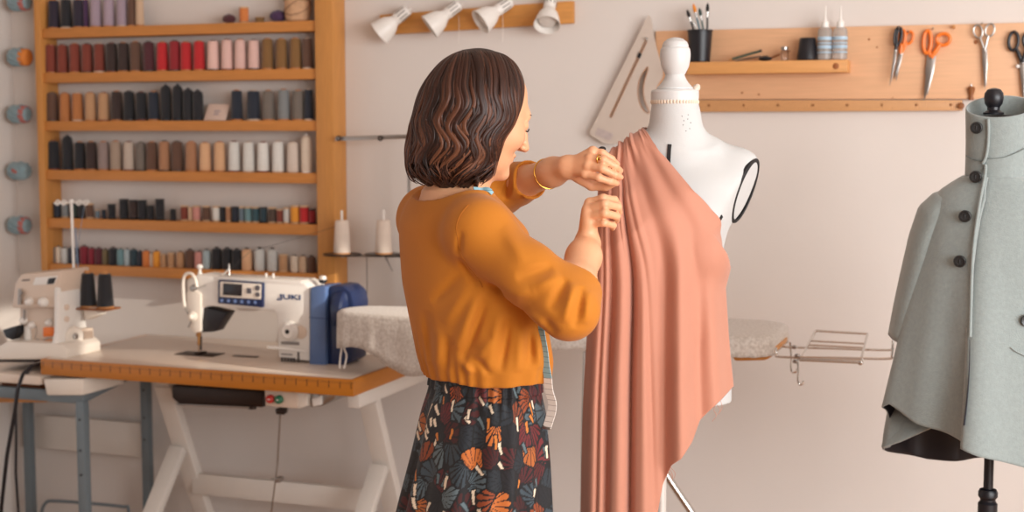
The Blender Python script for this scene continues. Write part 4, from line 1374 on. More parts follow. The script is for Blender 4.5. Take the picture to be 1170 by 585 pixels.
dk.build('deck', M_STEEL, ib)
# drawstrings hanging from the nose
dst = MB()
for pts in ([(393, 385), (390, 400), (388, 418), (389, 420)], [(394, 385), (393, 397), (396, 407), (393, 421)]):
    dst.tube([PW(x, y, yc_ - .05) for x, y in arc(pts, 5)], .0028, 7)
dst.build('drawstring', M_CORD, ib)
# wooden sleeve block under the right end
wb = [(835, 397), (888, 396.5), (884, 406), (875, 412), (838, 413)]
MB().ppx(wb, yc_ - .10, yc_ + .10, .008).build('wooden_end', mat('beech', '#c9863a', .45, var=.15, vscale=9, stretch=(1.5, 6, 12)), ib)
# crossing tube legs
lx0, lx1 = float(PW(757, 500, yc_)[0]), float(PW(830, 585, yc_)[0])
MB().tube([PW(672, 399, yc_ + .1), PW(765, 548, yc_ + .1), PW(790, 585, yc_ + .1), (PW(790, 585, yc_)[0] + .20, yc_ + .1, .012)], .011, 12).tube([(PW(790, 585, yc_)[0] + .20, yc_ - .12, .012), (PW(790, 585, yc_)[0] + .20, yc_ + .14, .012)], .011, 12).build('leg', M_CHROME, ib)
MB().tube([PW(735, 399, yc_ - .07), PW(690, 585, yc_ - .07), (PW(690, 585, yc_)[0] - .07, yc_ - .07, .012)], .011, 12).tube([(PW(690, 585, yc_)[0] - .07, yc_ - .12, .012), (PW(690, 585, yc_)[0] - .07, yc_ + .14, .012)], .011, 12).build('leg', M_CHROME, ib)
MB().tube([PW(668, 402, yc_ - .12), PW(666, 480, yc_ - .12), PW(664, 640, yc_ - .12)], .0045, 8).build('stay_rod', M_STEEL, ib)

# chrome wire iron rest sliding out of the right end
YW0, YW1 = yc_ - .13, yc_ + .03
wr_ = thing('iron_rest', 'chrome wire iron rest with two hooks sticking out of the ironing board', 'rack', PW(950, 408, yc_))
w = .0032
def wire(pts, y, r=w, sm=True):
    P_ = [PW(p[0], p[1], y if len(p) < 3 else p[2]) for p in (arc(pts, 4) if sm else pts)]
    return MB().tube(P_, r, 8)
wire([(886.5, 397), (887.5, 404), (892, 408), (960, 409), (1014, 410), (1019, 406), (1020, 393)], YW0).build('side_wire', M_CHROME, wr_)
wire([(893, 388), (894, 394), (899, 396.5), (960, 398.5), (1015, 400), (1020, 396), (1020, 388)], YW1).build('side_wire', M_CHROME, wr_)
# tilted tray: four-sided loop and cross wires
tl = [PW(932, 378, YW1 + .02), PW(991, 381.5, YW1 + .02), PW(983, 414, YW0 - .005), PW(914, 411, YW0 - .005)]
MB().tube([tl[0], (tl[0] + tl[1]) / 2, tl[1]], w, 8).tube([tl[1], (tl[1] + tl[2]) / 2, tl[2]], w, 8).tube([tl[0], (tl[0] + tl[3]) / 2, tl[3]], w, 8).tube([tl[3], (tl[3] + tl[2]) / 2, tl[2]], w * 1.5, 8).build('tray_frame', M_CHROME, wr_)
for f in (.36, .5):
    MB().tube([tl[0] + (tl[3] - tl[0]) * f, tl[1] + (tl[2] - tl[1]) * f], w * .8, 8).build('cross_wire', M_CHROME, wr_)
cw = MB()
cw.tube([tl[3] + np.array([0, 0, .004]), tl[2] + np.array([0, 0, .004])], w * 1.3, 8).ball(tl[2], .008)
cw.build('front_bar', M_CHROME, wr_)
for dx, dy, y in ((0, 0, YW0), (-8, -14, YW1)):
    wire([(911 + dx, 395 + dy + 10), (912 + dx, 415 + dy + 8), (911.5 + dx, 432 + dy), (913 + dx, 439 + dy), (917 + dx * .9, 439 + dy), (917.5 + dx * .9, 435 + dy)], y, w * .9).build('hook', M_CHROME, wr_)
for x, y in ((908, 396.5), (911, 406.5), (909, 413)):
    MB().box(PW(x, y, (YW0 + YW1) / 2 if y < 400 else YW0), (.014, .012, .010), .003).build('clamp', M_STEEL, wr_)

# ------------------------------------------------------------------ the woman
SKIN = np.array(lin('#e2a880'))
M_SKIN = mat('skin', '#dca07c', .48, attr='Col', sss=.12, bump=.05, bscale=300)
M_SHIRT = mat('mustard_jersey', '#be7214', .85, var=.07, vscale=10, bump=.12, bscale=420, sheen=.08)
M_HAIR = mat('brown_hair', '#2c1710', .45, attr='Col', var=.3, vscale=60, stretch=(3, 3, .5), spec=.3)
feet = Q(548, 585, 2.64)
person = thing('person', 'woman with brown bob, mustard top and patterned skirt pinning fabric on dress form', 'person', (feet[0], feet[1], 0))

fv = R * .80 + F0 * .60            # where her trunk faces
fv /= np.linalg.norm(fv)
lv = np.array([-fv[1], fv[0], 0])  # her left
NK = Q(514, 214, 2.66)             # nape
SR = Q(552, 268, 2.51)
ER = Q(649, 353, 2.41)
WR = Q(671, 280, 2.60)
SL = Q(492, 250, 2.80)
EL = Q(571, 217, 2.98)
WL = Q(648, 191, 2.76)

# head frame
hp = math.radians(19)
hyaw = R * .84 + F0 * .54
hyaw /= np.linalg.norm(hyaw)
hx = hyaw * math.cos(hp) - ZV * math.sin(hp)
hz = hyaw * math.sin(hp) + ZV * math.cos(hp)
hy = np.cross(hz, hx)
HA = np.array([hx, hy, hz])
H0 = Q(547, 121, 2.63)


def hd(x, y, z):
    x = x + .011 * min(max((x - .02) / .05, 0), 1)
    return H0 + hx * x + hy * y + hz * z


def sd_head(p):
    d = ell(p, hd(-.002, 0, .008), (.082, .070, .086), HA)
    d = smin(d, ell(p, hd(.030, 0, .030), (.056, .058, .056), HA), .02)
    d = smin(d, ell(p, hd(.034, 0, -.035), (.056, .060, .074), HA), .03)        # face
    d = smin(d, ell(p, hd(.054, 0, -.088), (.030, .032, .026), HA), .028)        # jaw / chin
    d = smin(d, ell(p, hd(.079, 0, -.105), (.012, .016, .012), HA), .018)
    d = smin(d, rcone(p, hd(.076, -.026, .010), hd(.078, .026, .010), .010, .010), .022)   # brow
    for s in (-1, 1):
        d = smin(d, ell(p, hd(.056, s * .042, -.038), (.024, .018, .022), HA), .02)   # cheeks
        d = -smin(-d, ell(p, hd(.098, s * .031, -.010), (.015, .015, .010), HA), .012)  # sockets
        d = smin(d, ell(p, hd(.072, s * .031, -.010), (.0135, .0145, .0125), HA), .004)  # lidded eyes
        d = smin(d, ell(p, hd(-.005, s * .076, -.02), (.018, .008, .030), HA), .006)    # ears
    d = smin(d, chain(p, [hd(.089, 0, .000), hd(.100, 0, -.020), hd(.112, 0, -.041)], [.006, .007, .0088], .01), .010)
    for s in (-1, 1):
        d = smin(d, ell(p, hd(.103, s * .009, -.044), (.009, .0065, .006), HA), .006)
    d = smin(d, ell(p, hd(.0825, 0, -.0655), (.010, .021, .0052), HA), .008)       # upper lip
    d = smin(d, ell(p, hd(.0800, 0, -.0765), (.010, .018, .0056), HA), .008)       # lower lip
    d = np.maximum(d, -(ell(p, hd(.094, 0, -.0712), (.006, .019, .0010), HA)))
    return d


def finger(p, pts, r0, r1):
    n = len(pts)
    rs = np.linspace(r0, r1, n)
    return chain(p, pts, rs, .004)


LH_F = []   # left hand: fingers as seen, back of the hand toward the room
KNU = [Q(677, 172.5, 2.735), Q(674, 181, 2.722), Q(671.5, 190, 2.718), Q(668.5, 198.5, 2.722)]
LH_F.append([KNU[0], Q(688, 174.5, 2.728), Q(699, 181.5, 2.735), Q(705.5, 188, 2.748)])
LH_F.append([KNU[1], Q(689, 182.5, 2.705), Q(702.5, 190, 2.715), Q(709, 195, 2.732)])
LH_F.append([KNU[2], Q(688, 192.5, 2.700), Q(702, 199.5, 2.708), Q(709, 202.5, 2.726)])
LH_F.append([KNU[3], Q(684, 203, 2.706), Q(697, 207.5, 2.712), Q(704.5, 209.5, 2.728)])
LH_R = [(.0075, .0055), (.0082, .0060), (.0085, .0062), (.0085, .0062)]
LTH = [Q(661, 203, 2.765), Q(676, 212, 2.775), Q(692, 213, 2.765), Q(702, 209, 2.752)]


def sd_lhand(p):
    d = None
    for k in range(4):
        e = rcone(p, WL + (KNU[k] - WL) * .12, KNU[k], .0125, .0095)
        d = e if d is None else smin(d, e, .010)
    for k in range(4):
        d = smin(d, finger(p, LH_F[k], *LH_R[k]), .0035)
        d = smin(d, np.linalg.norm(p - (KNU[k] - F0 * .002), axis=1) - .0088, .004)
    e = finger(p, LTH, .0115, .0075)
    return smin(d, e, .008)


RKN = [Q(674, 232, 2.600), Q(671.5, 239.5, 2.588), Q(672, 247.5, 2.582), Q(674, 255.5, 2.585)]
RH_F = [[RKN[0], Q(689, 226.5, 2.586), Q(702, 228.5, 2.610), Q(706.5, 234, 2.632)],
        [RKN[1], Q(691, 233, 2.566), Q(706, 236.5, 2.590), Q(707.5, 243, 2.615)],
        [RKN[2], Q(691, 243.5, 2.560), Q(704.5, 247, 2.584), Q(704.5, 252, 2.610)],
        [RKN[3], Q(690, 254.5, 2.566), Q(700.5, 257.5, 2.588), Q(700, 260.5, 2.612)]]
RH_R = [(.0088, .0064), (.0090, .0064), (.0086, .0062), (.0076, .0056)]
RTH = [Q(674, 262, 2.632), Q(681, 246, 2.655), Q(692, 236, 2.660), Q(702, 232, 2.652)]


def sd_rhand(p):
    d = None
    for k in range(4):
        e = rcone(p, WR + (RKN[k] - WR) * .15, RKN[k], .0135, .0108)
        d = e if d is None else smin(d, e, .012)
    for k in range(4):
        d = smin(d, finger(p, RH_F[k], *RH_R[k]), .0032)
    e = finger(p, RTH, .013, .0078)
    return smin(d, e, .010)


HIP = Q(552, 455, 2.63)
WAISTZ = float(Q(552, 432, 2.63)[2])


def rowf(px, py, d, a, b):
    q = Q(px, py, d)
    return (q[2], q @ fv, q @ lv, b, a)


TORSO = [rowf(548, 470, 2.63, .120, .086), rowf(552, 430, 2.63, .108, .074), rowf(545, 370, 2.63, .135, .092), rowf(535, 310, 2.645, .150, .098), rowf(530, 270, 2.65, .155, .085), rowf(524, 240, 2.655, .11, .060), rowf(518, 222, 2.655, .06, .05)]


def sd_body(p):
    big = np.full(len(p), .5)
    z = p[:, 2]
    d = big.copy()

    def put(mask, f, k):
        nonlocal d
        if mask.any():
            q = p[mask]
            d[mask] = smin(d[mask], f(q), k)
    r2 = lambda c, rad: ((p - c) ** 2).sum(1) < rad * rad
    put(r2(H0 + np.array([0, 0, -.02]), .24), sd_head, .02)
    put(r2(NK, .22), lambda q: chain(q, [Q(518, 245, 2.66), Q(523, 205, 2.655), hd(-.025, 0, -.055)], [.062, .052, .052], .02), .03)
    put((z > .9) & (z < 1.62), lambda q: loft(q, TORSO, fv, lv), .03)
    put(r2((SR + SL) / 2, .36), lambda q: chain(q, [SR, Q(520, 240, 2.655), SL], [.038, .046, .038], .02), .03)
    put(r2((SR + ER) / 2, .30), lambda q: rcone(q, SR, ER, .038, .034), .02)
    put(r2((ER + WR) / 2, .30), lambda q: chain(q, [ER, ER + (WR - ER) * .35, ER + (WR - ER) * .8, WR], [.034, .036, .030, .0255], .02), .015)
    put(r2((SL + EL) / 2, .30), lambda q: rcone(q, SL, EL, .040, .034), .02)
    put(r2((EL + WL) / 2, .30), lambda q: chain(q, [EL, EL + (WL - EL) * .35, EL + (WL - EL) * .8, WL], [.034, .033, .0265, .0240], .02), .015)
    put(r2(KNU[1], .16), sd_lhand, .012)
    put(r2(RKN[1], .16), sd_rhand, .012)
    # hips, legs, feet (inside the skirt and below the picture)
    for s in (-1, 1):
        hip = HIP + lv * s * .065
        hip[2] = .86
        kn = np.array([feet[0], feet[1], .47]) + lv * s * .07 + fv * .01
        an = np.array([feet[0], feet[1], .09]) + lv * s * .07 - fv * .02
        put(z < 1.0, lambda q: chain(q, [hip, kn, kn + (an - kn) * .35, an], [.072, .052, .050, .033], .03), .03)
        put(z < .2, lambda q: chain(q, [an - fv * .03 - ZV * .05, an + fv * .09 - ZV * .055, an + fv * .15 - ZV * .062], [.030, .031, .024], .02), .02)
    return d


V, Fq = surface_nets(sd_body, (-2.2, -2.6, -.01), (1.2, -.6, 1.80), .0026)
cols = np.tile(SKIN, (len(V), 1))


def paint(mask_w, col):
    global cols
    w_ = np.clip(mask_w, 0, 1)[:, None]
    cols = cols * (1 - w_) + np.array(lin(col)) * w_


def near(c, r):
    return 1 - np.linalg.norm(V - c, axis=1) / r


paint(.75 * (ell(V, hd(.089, 0, -.071), (.014, .021, .011), HA) < 0), '#b8604f')
for s in (-1, 1):
    paint(.30 * np.clip(near(hd(.07, s * .042, -.04), .035), 0, 1), '#d87c62')
for pts in LH_F + RH_F:
    paint(.35 * np.clip(near(pts[-1], .012), 0, 1), '#dd8a72')
for c in KNU + RKN + [x[1] for x in LH_F + RH_F]:
    paint(.22 * np.clip(near(c, .012), 0, 1), '#d98a6c')
V[:, 2] = np.maximum(V[:, 2], .002)
body = mesh_obj('body', V, Fq, M_SKIN, person, None)
color_attr(body, cols)

def project_to(fn, pts, it=12, off=0.0):
    P_ = np.array(pts, float)
    e = 1e-3
    for _ in range(it):
        d = fn(P_)
        g = np.stack([(fn(P_ + e * np.eye(3)[k]) - fn(P_ - e * np.eye(3)[k])) / (2 * e) for k in range(3)], 1)
        n2 = (g ** 2).sum(1)[:, None] + 1e-6
        P_ = P_ - (d - off)[:, None] * g / n2 * .8
    return P_


# nails, brows and lashes
M_NAIL = mat('nail', '#e9b9a2', .25, var=.03)
M_BROW = mat('brow_hair', '#33211a', .7, var=.1)
for s, nm in ((-1, 'eyebrow'), (1, 'eyebrow')):
    pts = [hd(.0925, s * .013, .0115), hd(.0915, s * .026, .0165), hd(.081, s * .044, .0135)]
    pts = list(project_to(sd_head, arc(pts, 5), 10, .0))
    MB().tube(pts, np.linspace(.0030, .0012, 11), 8, flat=.5).build(nm, M_BROW, person)
    pts = [hd(.0860, s * .019, -.0135), hd(.0885, s * .031, -.0165), hd(.0820, s * .044, -.0140)]
    MB().tube(arc(pts, 5), .0012, 6).build('eyelashes', M_BROW, person)

# bracelet and ring
bc = WL + (EL - WL) * .30 + np.array([0, 0, -.002])
bc = WL + (EL - WL) * (21 / 76)
ax = (EL - WL) / np.linalg.norm(EL - WL)
tiltax = ax - F0 * .12 + R * .1
x_, y_, _ = frame_of(tiltax)
MB().tube([bc + .0305 * (math.cos(a) * x_ + math.sin(a) * y_) for a in np.linspace(0, 2 * math.pi, 40, endpoint=False)], .0016, 8, closed=True).build('bracelet', M_GOLD, person)
a0, a1 = LH_F[1][0], LH_F[1][1]
rc_ = a0 + (a1 - a0) * .72
x_, y_, _ = frame_of(a1 - a0)
rg = MB().tube([rc_ + .0088 * (math.cos(a) * x_ + math.sin(a) * y_) for a in np.linspace(0, 2 * math.pi, 28, endpoint=False)], .0012, 8, closed=True)
rg.ball(rc_ - F0 * .0088 + ZV * .001, (.0035, .002, .0035))
rg.build('finger_ring', M_GOLD, person)

# ------------------------------------------------------------------ mustard top
SROWS = [rowf(555, 440, 2.63, .143, .103), rowf(555, 425, 2.63, .147, .107), rowf(553, 408, 2.63, .156, .112), rowf(546, 370, 2.63, .162, .112), rowf(538, 325, 2.64, .170, .110), rowf(533, 290, 2.645, .170, .104), rowf(527, 258, 2.65, .165, .094), rowf(521, 236, 2.655, .135, .070), rowf(518, 222, 2.655, .10, .058)]
CUR = ER + (WR - ER) * .28
CUL = EL + (WL - EL) * .48
axR = (WR - ER) / np.linalg.norm(WR - ER)
axL = (WL - EL) / np.linalg.norm(WL - EL)
FOLDS = []


def fold(x0, y0, x1, y1, w, amp, d=2.5):
    FOLDS.append((Q(x0, y0, d), Q(x1, y1, d), w * .9, amp * 1.75))


# drag lines under the arm, gathers at the hem, crook of the elbow (amp > 0: raised)
for f in ((528, 262, 524, 292, .006, -.0035), (524, 292, 545, 328, .008, -.004), (548, 330, 520, 400, .012, .006), (556, 342, 528, 418, .009, -.006), (540, 322, 505, 372, .012, .004), (531, 310, 492, 350, .010, -.004),
          (572, 352, 556, 424, .012, .006), (582, 362, 572, 425, .008, -.006), (596, 372, 592, 425, .011, .005), (604, 372, 606, 420, .008, -.005),
          (500, 380, 497, 424, .011, .004), (512, 385, 510, 428, .008, -.004), (484, 360, 490, 420, .012, -.004), (525, 412, 540, 428, .008, .005), (545, 408, 560, 428, .007, -.004),
          (560, 385, 545, 412, .010, .005), (615, 380, 618, 424, .009, .005)):
    fold(*f)
for f in ((648, 318, 628, 352, .010, -.006), (655, 322, 642, 365, .008, .005), (664, 326, 655, 372, .008, -.005), (640, 312, 606, 330, .010, .004), (632, 306, 590, 318, .010, -.004), (612, 330, 570, 342, .012, .004), (672, 330, 668, 368, .008, .004),
          (590, 345, 556, 330, .010, -.004), (622, 372, 600, 356, .010, .0035), (636, 380, 622, 360, .008, -.0035), (575, 262, 600, 300, .014, .003)):
    fold(*f, d=2.40)
for f in ((590, 190, 584, 226, .006, .004, 2.9), (598, 188, 594, 226, .006, -.004, 2.9), (582, 196, 576, 228, .006, -.004, 2.9)):
    fold(*f)


def sd_sleeves(p):
    dR = chain(p, [SR + lv * .02, SR + (ER - SR) * .55, ER + (ER - SR) * .02], [.060, .051, .047], .03)
    f = chain(p, [ER, ER + (WR - ER) * .25, CUR + axR * .02], [.048, .047, .042], .02)
    f = np.maximum(f, (p - CUR) @ axR)
    g = smin(dR, f, .03)
    cut = chain(p, [ER + (WR - ER) * .2, WR], [.0385, .0385], .01)
    g = np.maximum(g, -np.where((p - CUR) @ axR > -.010, cut, 1))
    dL = chain(p, [SL, SL + (EL - SL) * .5, EL], [.066, .055, .050], .03)
    f = chain(p, [EL, EL + (WL - EL) * .25, CUL + axL * .02], [.048, .0425, .040], .02)
    f = np.maximum(f, (p - CUL) @ axL)
    h = smin(dL, f, .03)
    cut = chain(p, [EL + (WL - EL) * .3, WL], [.0362, .0362], .01)
    h = np.maximum(h, -np.where((p - CUL) @ axL > -.008, cut, 1))
    return g, h


HEMZ = float(Q(555, 429, 2.63)[2])


def sd_shirt(p):
    d = loft(p, SROWS, fv, lv)
    d = smin(d, chain(p, [SR + ZV * .012, Q(521, 240, 2.655), SL], [.052, .056, .055], .03), .035)
    bust = Q(600, 330, 2.72)
    d = smin(d, ell(p, bust, (.07, .10, .07), np.array([fv, lv, ZV])), .04)
    g, h = sd_sleeves(p)
    d = smin(d, h, .03)
    d = smin(d, g, .022)
    # hand-made folds on the side that faces the room
    rel = p - CAM
    u = np.stack([rel @ R / np.maximum(rel @ F0, .1), rel[:, 2] / np.maximum(rel @ F0, .1)], 1)
    near_ = np.abs(d) < .04
    idx = np.nonzero(near_)[0]
    if len(idx):
        pi = p[idx]
        ui = np.stack([pi @ R, pi[:, 2]], 1)
        dep = (pi - CAM) @ F0
        acc = np.zeros(len(idx))
        for a, b, w_, am in FOLDS:
            dd = (a - CAM) @ F0
            A = np.array([a @ R, a[2]])
            B_ = np.array([b @ R, b[2]])
            ba = B_ - A
            t = np.clip(((ui - A) @ ba) / (ba @ ba), 0, 1)
            q = np.hypot(*(ui - A - t[:, None] * ba).T)
            taper = np.sin(np.pi * np.clip(t, 0, 1)) ** .7
            acc += am * taper * np.exp(-(q / w_) ** 2) * (np.abs(dep - dd) < .16)
        # soft all-round gathers above the hem
        ang = np.arctan2((pi - HIP) @ lv, (pi - HIP) @ fv)
        hz_ = np.exp(-((pi[:, 2] - HEMZ) / .06) ** 2)
        acc += .0022 * hz_ * np.sin(ang * 26 + 2 * np.sin(ang * 5))
        d[idx] -= acc
    # open hem, neckline
    d = np.maximum(d, HEMZ - p[:, 2] - .002 * np.sin(5 * np.arctan2((p - HIP) @ lv, (p - HIP) @ fv)))
    inner = loft(p, [(r[0], r[1], r[2], r[3] - .012, r[4] - .012) for r in SROWS[:3]], fv, lv)
    d = np.maximum(d, -np.where(p[:, 2] < HEMZ + .02, inner, 1))
    nk = Q(516, 203, 2.655)
    neck = ell(p, nk, (.088, .112, .058), np.array([fv, lv, ZV]))
    # round the neckline out of the cloth
    d = -smin(-d, neck, .004)
    return d


V, Fq = surface_nets(sd_shirt, (-2.0, -2.3, .95), (.3, -.9, 1.62), .0034, slack=1.8)
shirt = mesh_obj('top', V, Fq, M_SHIRT, person, None)
shirt['label'] = 'mustard yellow long-sleeved top'
# seams: neckline binding, armhole seam, cuff hems
M_SEAM = mat('mustard_seam', '#a9610c', .85, var=.05)
print('shirt verts', len(V))


for nm, pts, dd, rr in (('armhole_seam', [(533, 229), (528, 243), (524, 262), (524, 286), (531, 308), (545, 328)], 2.48, .0013), ('neck_binding', [(467, 222), (480, 226), (500, 230), (525, 229), (547, 225), (556, 222)], 2.56, .0018)):
    P_ = np.array([Q(x, y, dd) for x, y in arc(pts, 8)])
    P_ = project_to(sd_shirt, P_, 14, .0002)
    for _ in range(5):
        P_[1:-1] = (P_[:-2] + 2 * P_[1:-1] + P_[2:]) / 4
    if nm == 'armhole_seam':
        MB().tube(P_, rr, 8).build(nm, M_SEAM, shirt)

# ------------------------------------------------------------------ patterned skirt
def build_skirt():
    NA, NZ = 560, 330
    top, bot = WAISTZ + .022, .44
    zz = np.linspace(top, bot, NZ)
    th = np.linspace(0, 2 * math.pi, NA, endpoint=False)
    rowsz = [(WAISTZ + .022, 554, .124, .086), (WAISTZ - .02, 554, .128, .090), (WAISTZ - .06, 553, .142, .104), (WAISTZ - .15, 549, .155, .117), (.80, 542, .172, .129), (.60, 541, .215, .165), (.44, 538, .235, .185)]
    rowsz = np.array(rowsz)[::-1]
    pxc = np.interp(zz, rowsz[:, 0], rowsz[:, 1])
    a = np.interp(zz, rowsz[:, 0], rowsz[:, 2])
    b = np.interp(zz, rowsz[:, 0], rowsz[:, 3])
    k = 21
    sm = lambda v: np.convolve(np.pad(v, k // 2, mode='reflect', reflect_type='odd'), np.ones(k) / k, 'valid')
    pxc, a, b = sm(pxc), sm(a), sm(b)
    cx = Q(552, 440, 2.63)
    G = np.zeros((NZ, NA, 3))
    for i in range(NZ):
        c = cx + R * ((pxc[i] - 552) / FPX * 2.63)
        t = (top - zz[i]) / (top - bot)
        dn = np.clip((WAISTZ - zz[i]) / .06, 0, 1)
        f = (.0045 * np.sin(th * 9 + 1.2 * np.sin(th * 2)) + .003 * np.sin(th * 17 + 2.0)) * (.35 + 2.2 * t) * dn
        gath = .0028 * np.exp(-((zz[i] - WAISTZ + .012) / .03) ** 2) * np.sin(th * 30 + 3 * np.sin(th * 3))
        band = .004 if zz[i] > WAISTZ - .018 else 0
        rr = 1 + (f + gath) / .13
        G[i, :, :] = c[None] + np.cos(th)[:, None] * fv * ((b[i] + band) * rr)[:, None] + np.sin(th)[:, None] * lv * ((a[i] + band) * rr)[:, None]
        G[i, :, 2] = zz[i]
    # printed cloth: fans of leaves, cream slashes, on near-black
    circ = .95
    S = (th / (2 * math.pi) * circ)[None, :].repeat(NZ, 0)
    T = (top - zz)[:, None].repeat(NA, 1)
    P_ = np.stack([S.ravel(), T.ravel()], 1)
    rg = np.random.default_rng(5)
    cell = .037
    sites = []
    ny = int((top - bot) / cell) + 3
    nx = int(circ / cell)
    for j in range(-1, ny):
        for i in range(nx):
            sites.append(((i + .5 * (j % 2) + rg.uniform(-.3, .3)) * circ / nx, (j + rg.uniform(-.3, .3)) * cell))
    sites = np.array(sites)
    pal = ['#521618', '#42100f', '#333e46', '#536065', '#222930', '#8a3f1c', '#b8642a', '#651d20', '#46535a', '#1b2128', '#17161b']
    pc = rg.integers(0, len(pal), len(sites))
    pa = rg.uniform(0, 2 * math.pi, len(sites))
    pn = rg.integers(3, 6, len(sites))
    best = np.full(len(P_), 9.)
    sec = np.full(len(P_), 9.)
    who = np.zeros(len(P_), int)
    for k_, s in enumerate(sites):
        dx = P_[:, 0] - s[0]
        dx -= circ * np.round(dx / circ)
        m = np.abs(dx) < .1
        m &= np.abs(P_[:, 1] - s[1]) < .1
        id_ = np.nonzero(m)[0]
        e = np.hypot(dx[id_], (P_[id_, 1] - s[1]))
        cl = e < best[id_]
        sec[id_] = np.where(cl, best[id_], np.minimum(sec[id_], e))
        best[id_[cl]] = e[cl]
        who[id_[cl]] = k_
    base = np.array(lin('#0d0b0e'))
    C = np.tile(base, (len(P_), 1))
    dx = P_[:, 0] - sites[who, 0]
    dx -= circ * np.round(dx / circ)
    dy = P_[:, 1] - sites[who, 1]
    ca, sa = np.cos(pa[who]), np.sin(pa[who])
    u = dx * ca + dy * sa + .024
    v = -dx * sa + dy * ca
    ang = np.arctan2(v, u)
    rad = np.hypot(u, v)
    n_ = pn[who]
    # petals of a fan spread about an apex outside the cell
    ph = ang / 1.35 * n_
    petal = np.abs(ph - np.round(ph)) * 2
    inside = (sec - best > .0030) & (petal < (.62 + .22 * np.sin(who * 2.3) ** 2) - .0006 / np.maximum(rad, .006)) & (rad > .006) & (rad < .044 + .003 * np.cos(ph * 6.283))
    colarr = np.array([lin(c) for c in pal])
    jit = 1 + .18 * np.sin(who * 3.7)
    C[inside] = (colarr[pc[who]] * jit[:, None])[inside]
    # cream and orange slashes
    for k_ in range(300):
        c0 = np.array([rg.uniform(0, circ), rg.uniform(-.01, top - bot)])
        an = rg.uniform(.6, 1.9)
        L = rg.uniform(.007, .013)
        dv = np.array([math.cos(an), math.sin(an)])
        dx = P_[:, 0] - c0[0]
        dx -= circ * np.round(dx / circ)
        dy = P_[:, 1] - c0[1]
        t = dx * dv[0] + dy * dv[1]
        q = -dx * dv[1] + dy * dv[0] + 6 * t * t * (1 if k_ % 2 else -1)
        wd = .0030 * (1 - .25 * t / L)
        m1 = (np.abs(t) < L + .0022) & (np.abs(q) < wd + .0022)
        m2 = (np.abs(t) < L) & (np.abs(q) < wd)
        C[m1] = base
        C[m2] = np.array(lin('#e3cfb6' if k_ % 2 else ('#c8762e' if k_ % 4 else '#59686d')))
    return G, C, zz


G, C, zz = build_skirt()
NZ, NA = G.shape[:2]
ii, kk = np.meshgrid(np.arange(NZ - 1), np.arange(NA), indexing='ij')
k2 = (kk + 1) % NA
Fq = np.stack([ii * NA + kk, ii * NA + k2, (ii + 1) * NA + k2, (ii + 1) * NA + kk], -1).reshape(-1, 4)[:, ::-1]
M_SKIRT = mat('printed_viscose', '#15131a', .75, attr='Col', sheen=.1, bump=.08, bscale=500)
skirt = mesh_obj('skirt', G.reshape(-1, 3), Fq, M_SKIRT, person, None)
color_attr(skirt, C)
skirt['label'] = 'dark skirt printed with orange, maroon and slate fans'
shoes = MB()
for s in (-1, 1):
    c = np.array([feet[0], feet[1], 0]) + lv * s * .07 + fv * .045
    pts = [c - fv * .085 + ZV * .036, c + ZV * .036, c + fv * .085 + ZV * .030, c + fv * .125 + ZV * .026]
    MB().tube(pts, [.034, .042, .044, .024], 16, flat=.8).build('shoe', M_BLACK, person)

# ------------------------------------------------------------------ hair
def sd_hairvol(p):
    d = ell(p, hd(-.006, 0, .010), (.093, .086, .096), HA)
    # bob: hangs straight down from the crown
    c1 = Q(527, 150, 2.63)
    d = smin(d, ell(p, c1, (.088, .090, .100), np.array([hyaw, np.cross(ZV, hyaw), ZV])), .05)
    c2 = Q(516, 178, 2.63)
    d = smin(d, ell(p, c2, (.080, .090, .062), np.array([hyaw, np.cross(ZV, hyaw), ZV])), .04)
    # open at the face: carve forward of the hair line
    q = (p - H0)
    xf = q @ hx
    yf = q @ hy
    zf = q @ hz
    uf = q @ hyaw
    lim = np.interp(q[:, 2], [-.20, -.12, -.09, -.06, -.03, 0, .043, .07, .095, .12], [-.005, .004, .006, .010, .032, .046, .066, .072, .062, .02])
    d = -smin(-d, -(uf - lim) * .85, .012)
    return d


def hair_fn(p):
    d = sd_hairvol(p)
    m = np.abs(d) < .03
    if m.any():
        q = p[m] - H0
        th = np.arctan2(q @ np.cross(ZV, hyaw), q @ hyaw)
        z = q[:, 2]
        wv_ = .010 * np.sin(z * 60 + th * 3)
        lo = np.clip((.09 - z) / .08, 0, 1)
        d[m] -= lo * (.0028 * np.sin(th * 22 + 1.6 * np.sin(z * 48 + th * 4)) + .0018 * np.sin(th * 47 + 2 * np.sin(z * 60)))
        low = np.clip((-.045 - z) / .05, 0, 1)
        d[m] += low * .010 * (.5 + .5 * np.sin(th * 13 + 2))
    return d


V, Fq = surface_nets(hair_fn, H0 - np.array([.24, .24, .25]), H0 + np.array([.24, .24, .20]), .0034, slack=1.8)
def hair_tone(t, z):
    a, b, c_ = np.array(lin('#22120c')), np.array(lin('#3c2117')), np.array(lin('#6e442e'))
    m = np.clip(t * 1.5, 0, 1)[:, None]
    col = a * (1 - m) + b * m
    hi = (np.clip((t - .62) / .38, 0, 1) * np.clip((.06 - z) / .12, .2, 1))[:, None]
    return col * (1 - hi) + c_ * hi


hair_cols = [hair_tone(np.full(len(V), .15), V[:, 2] - H0[2])]
hair_parts_v, hair_parts_f = [V], [Fq]
nv = len(V)
rgh = np.random.default_rng(21)
hl = np.cross(ZV, hyaw)


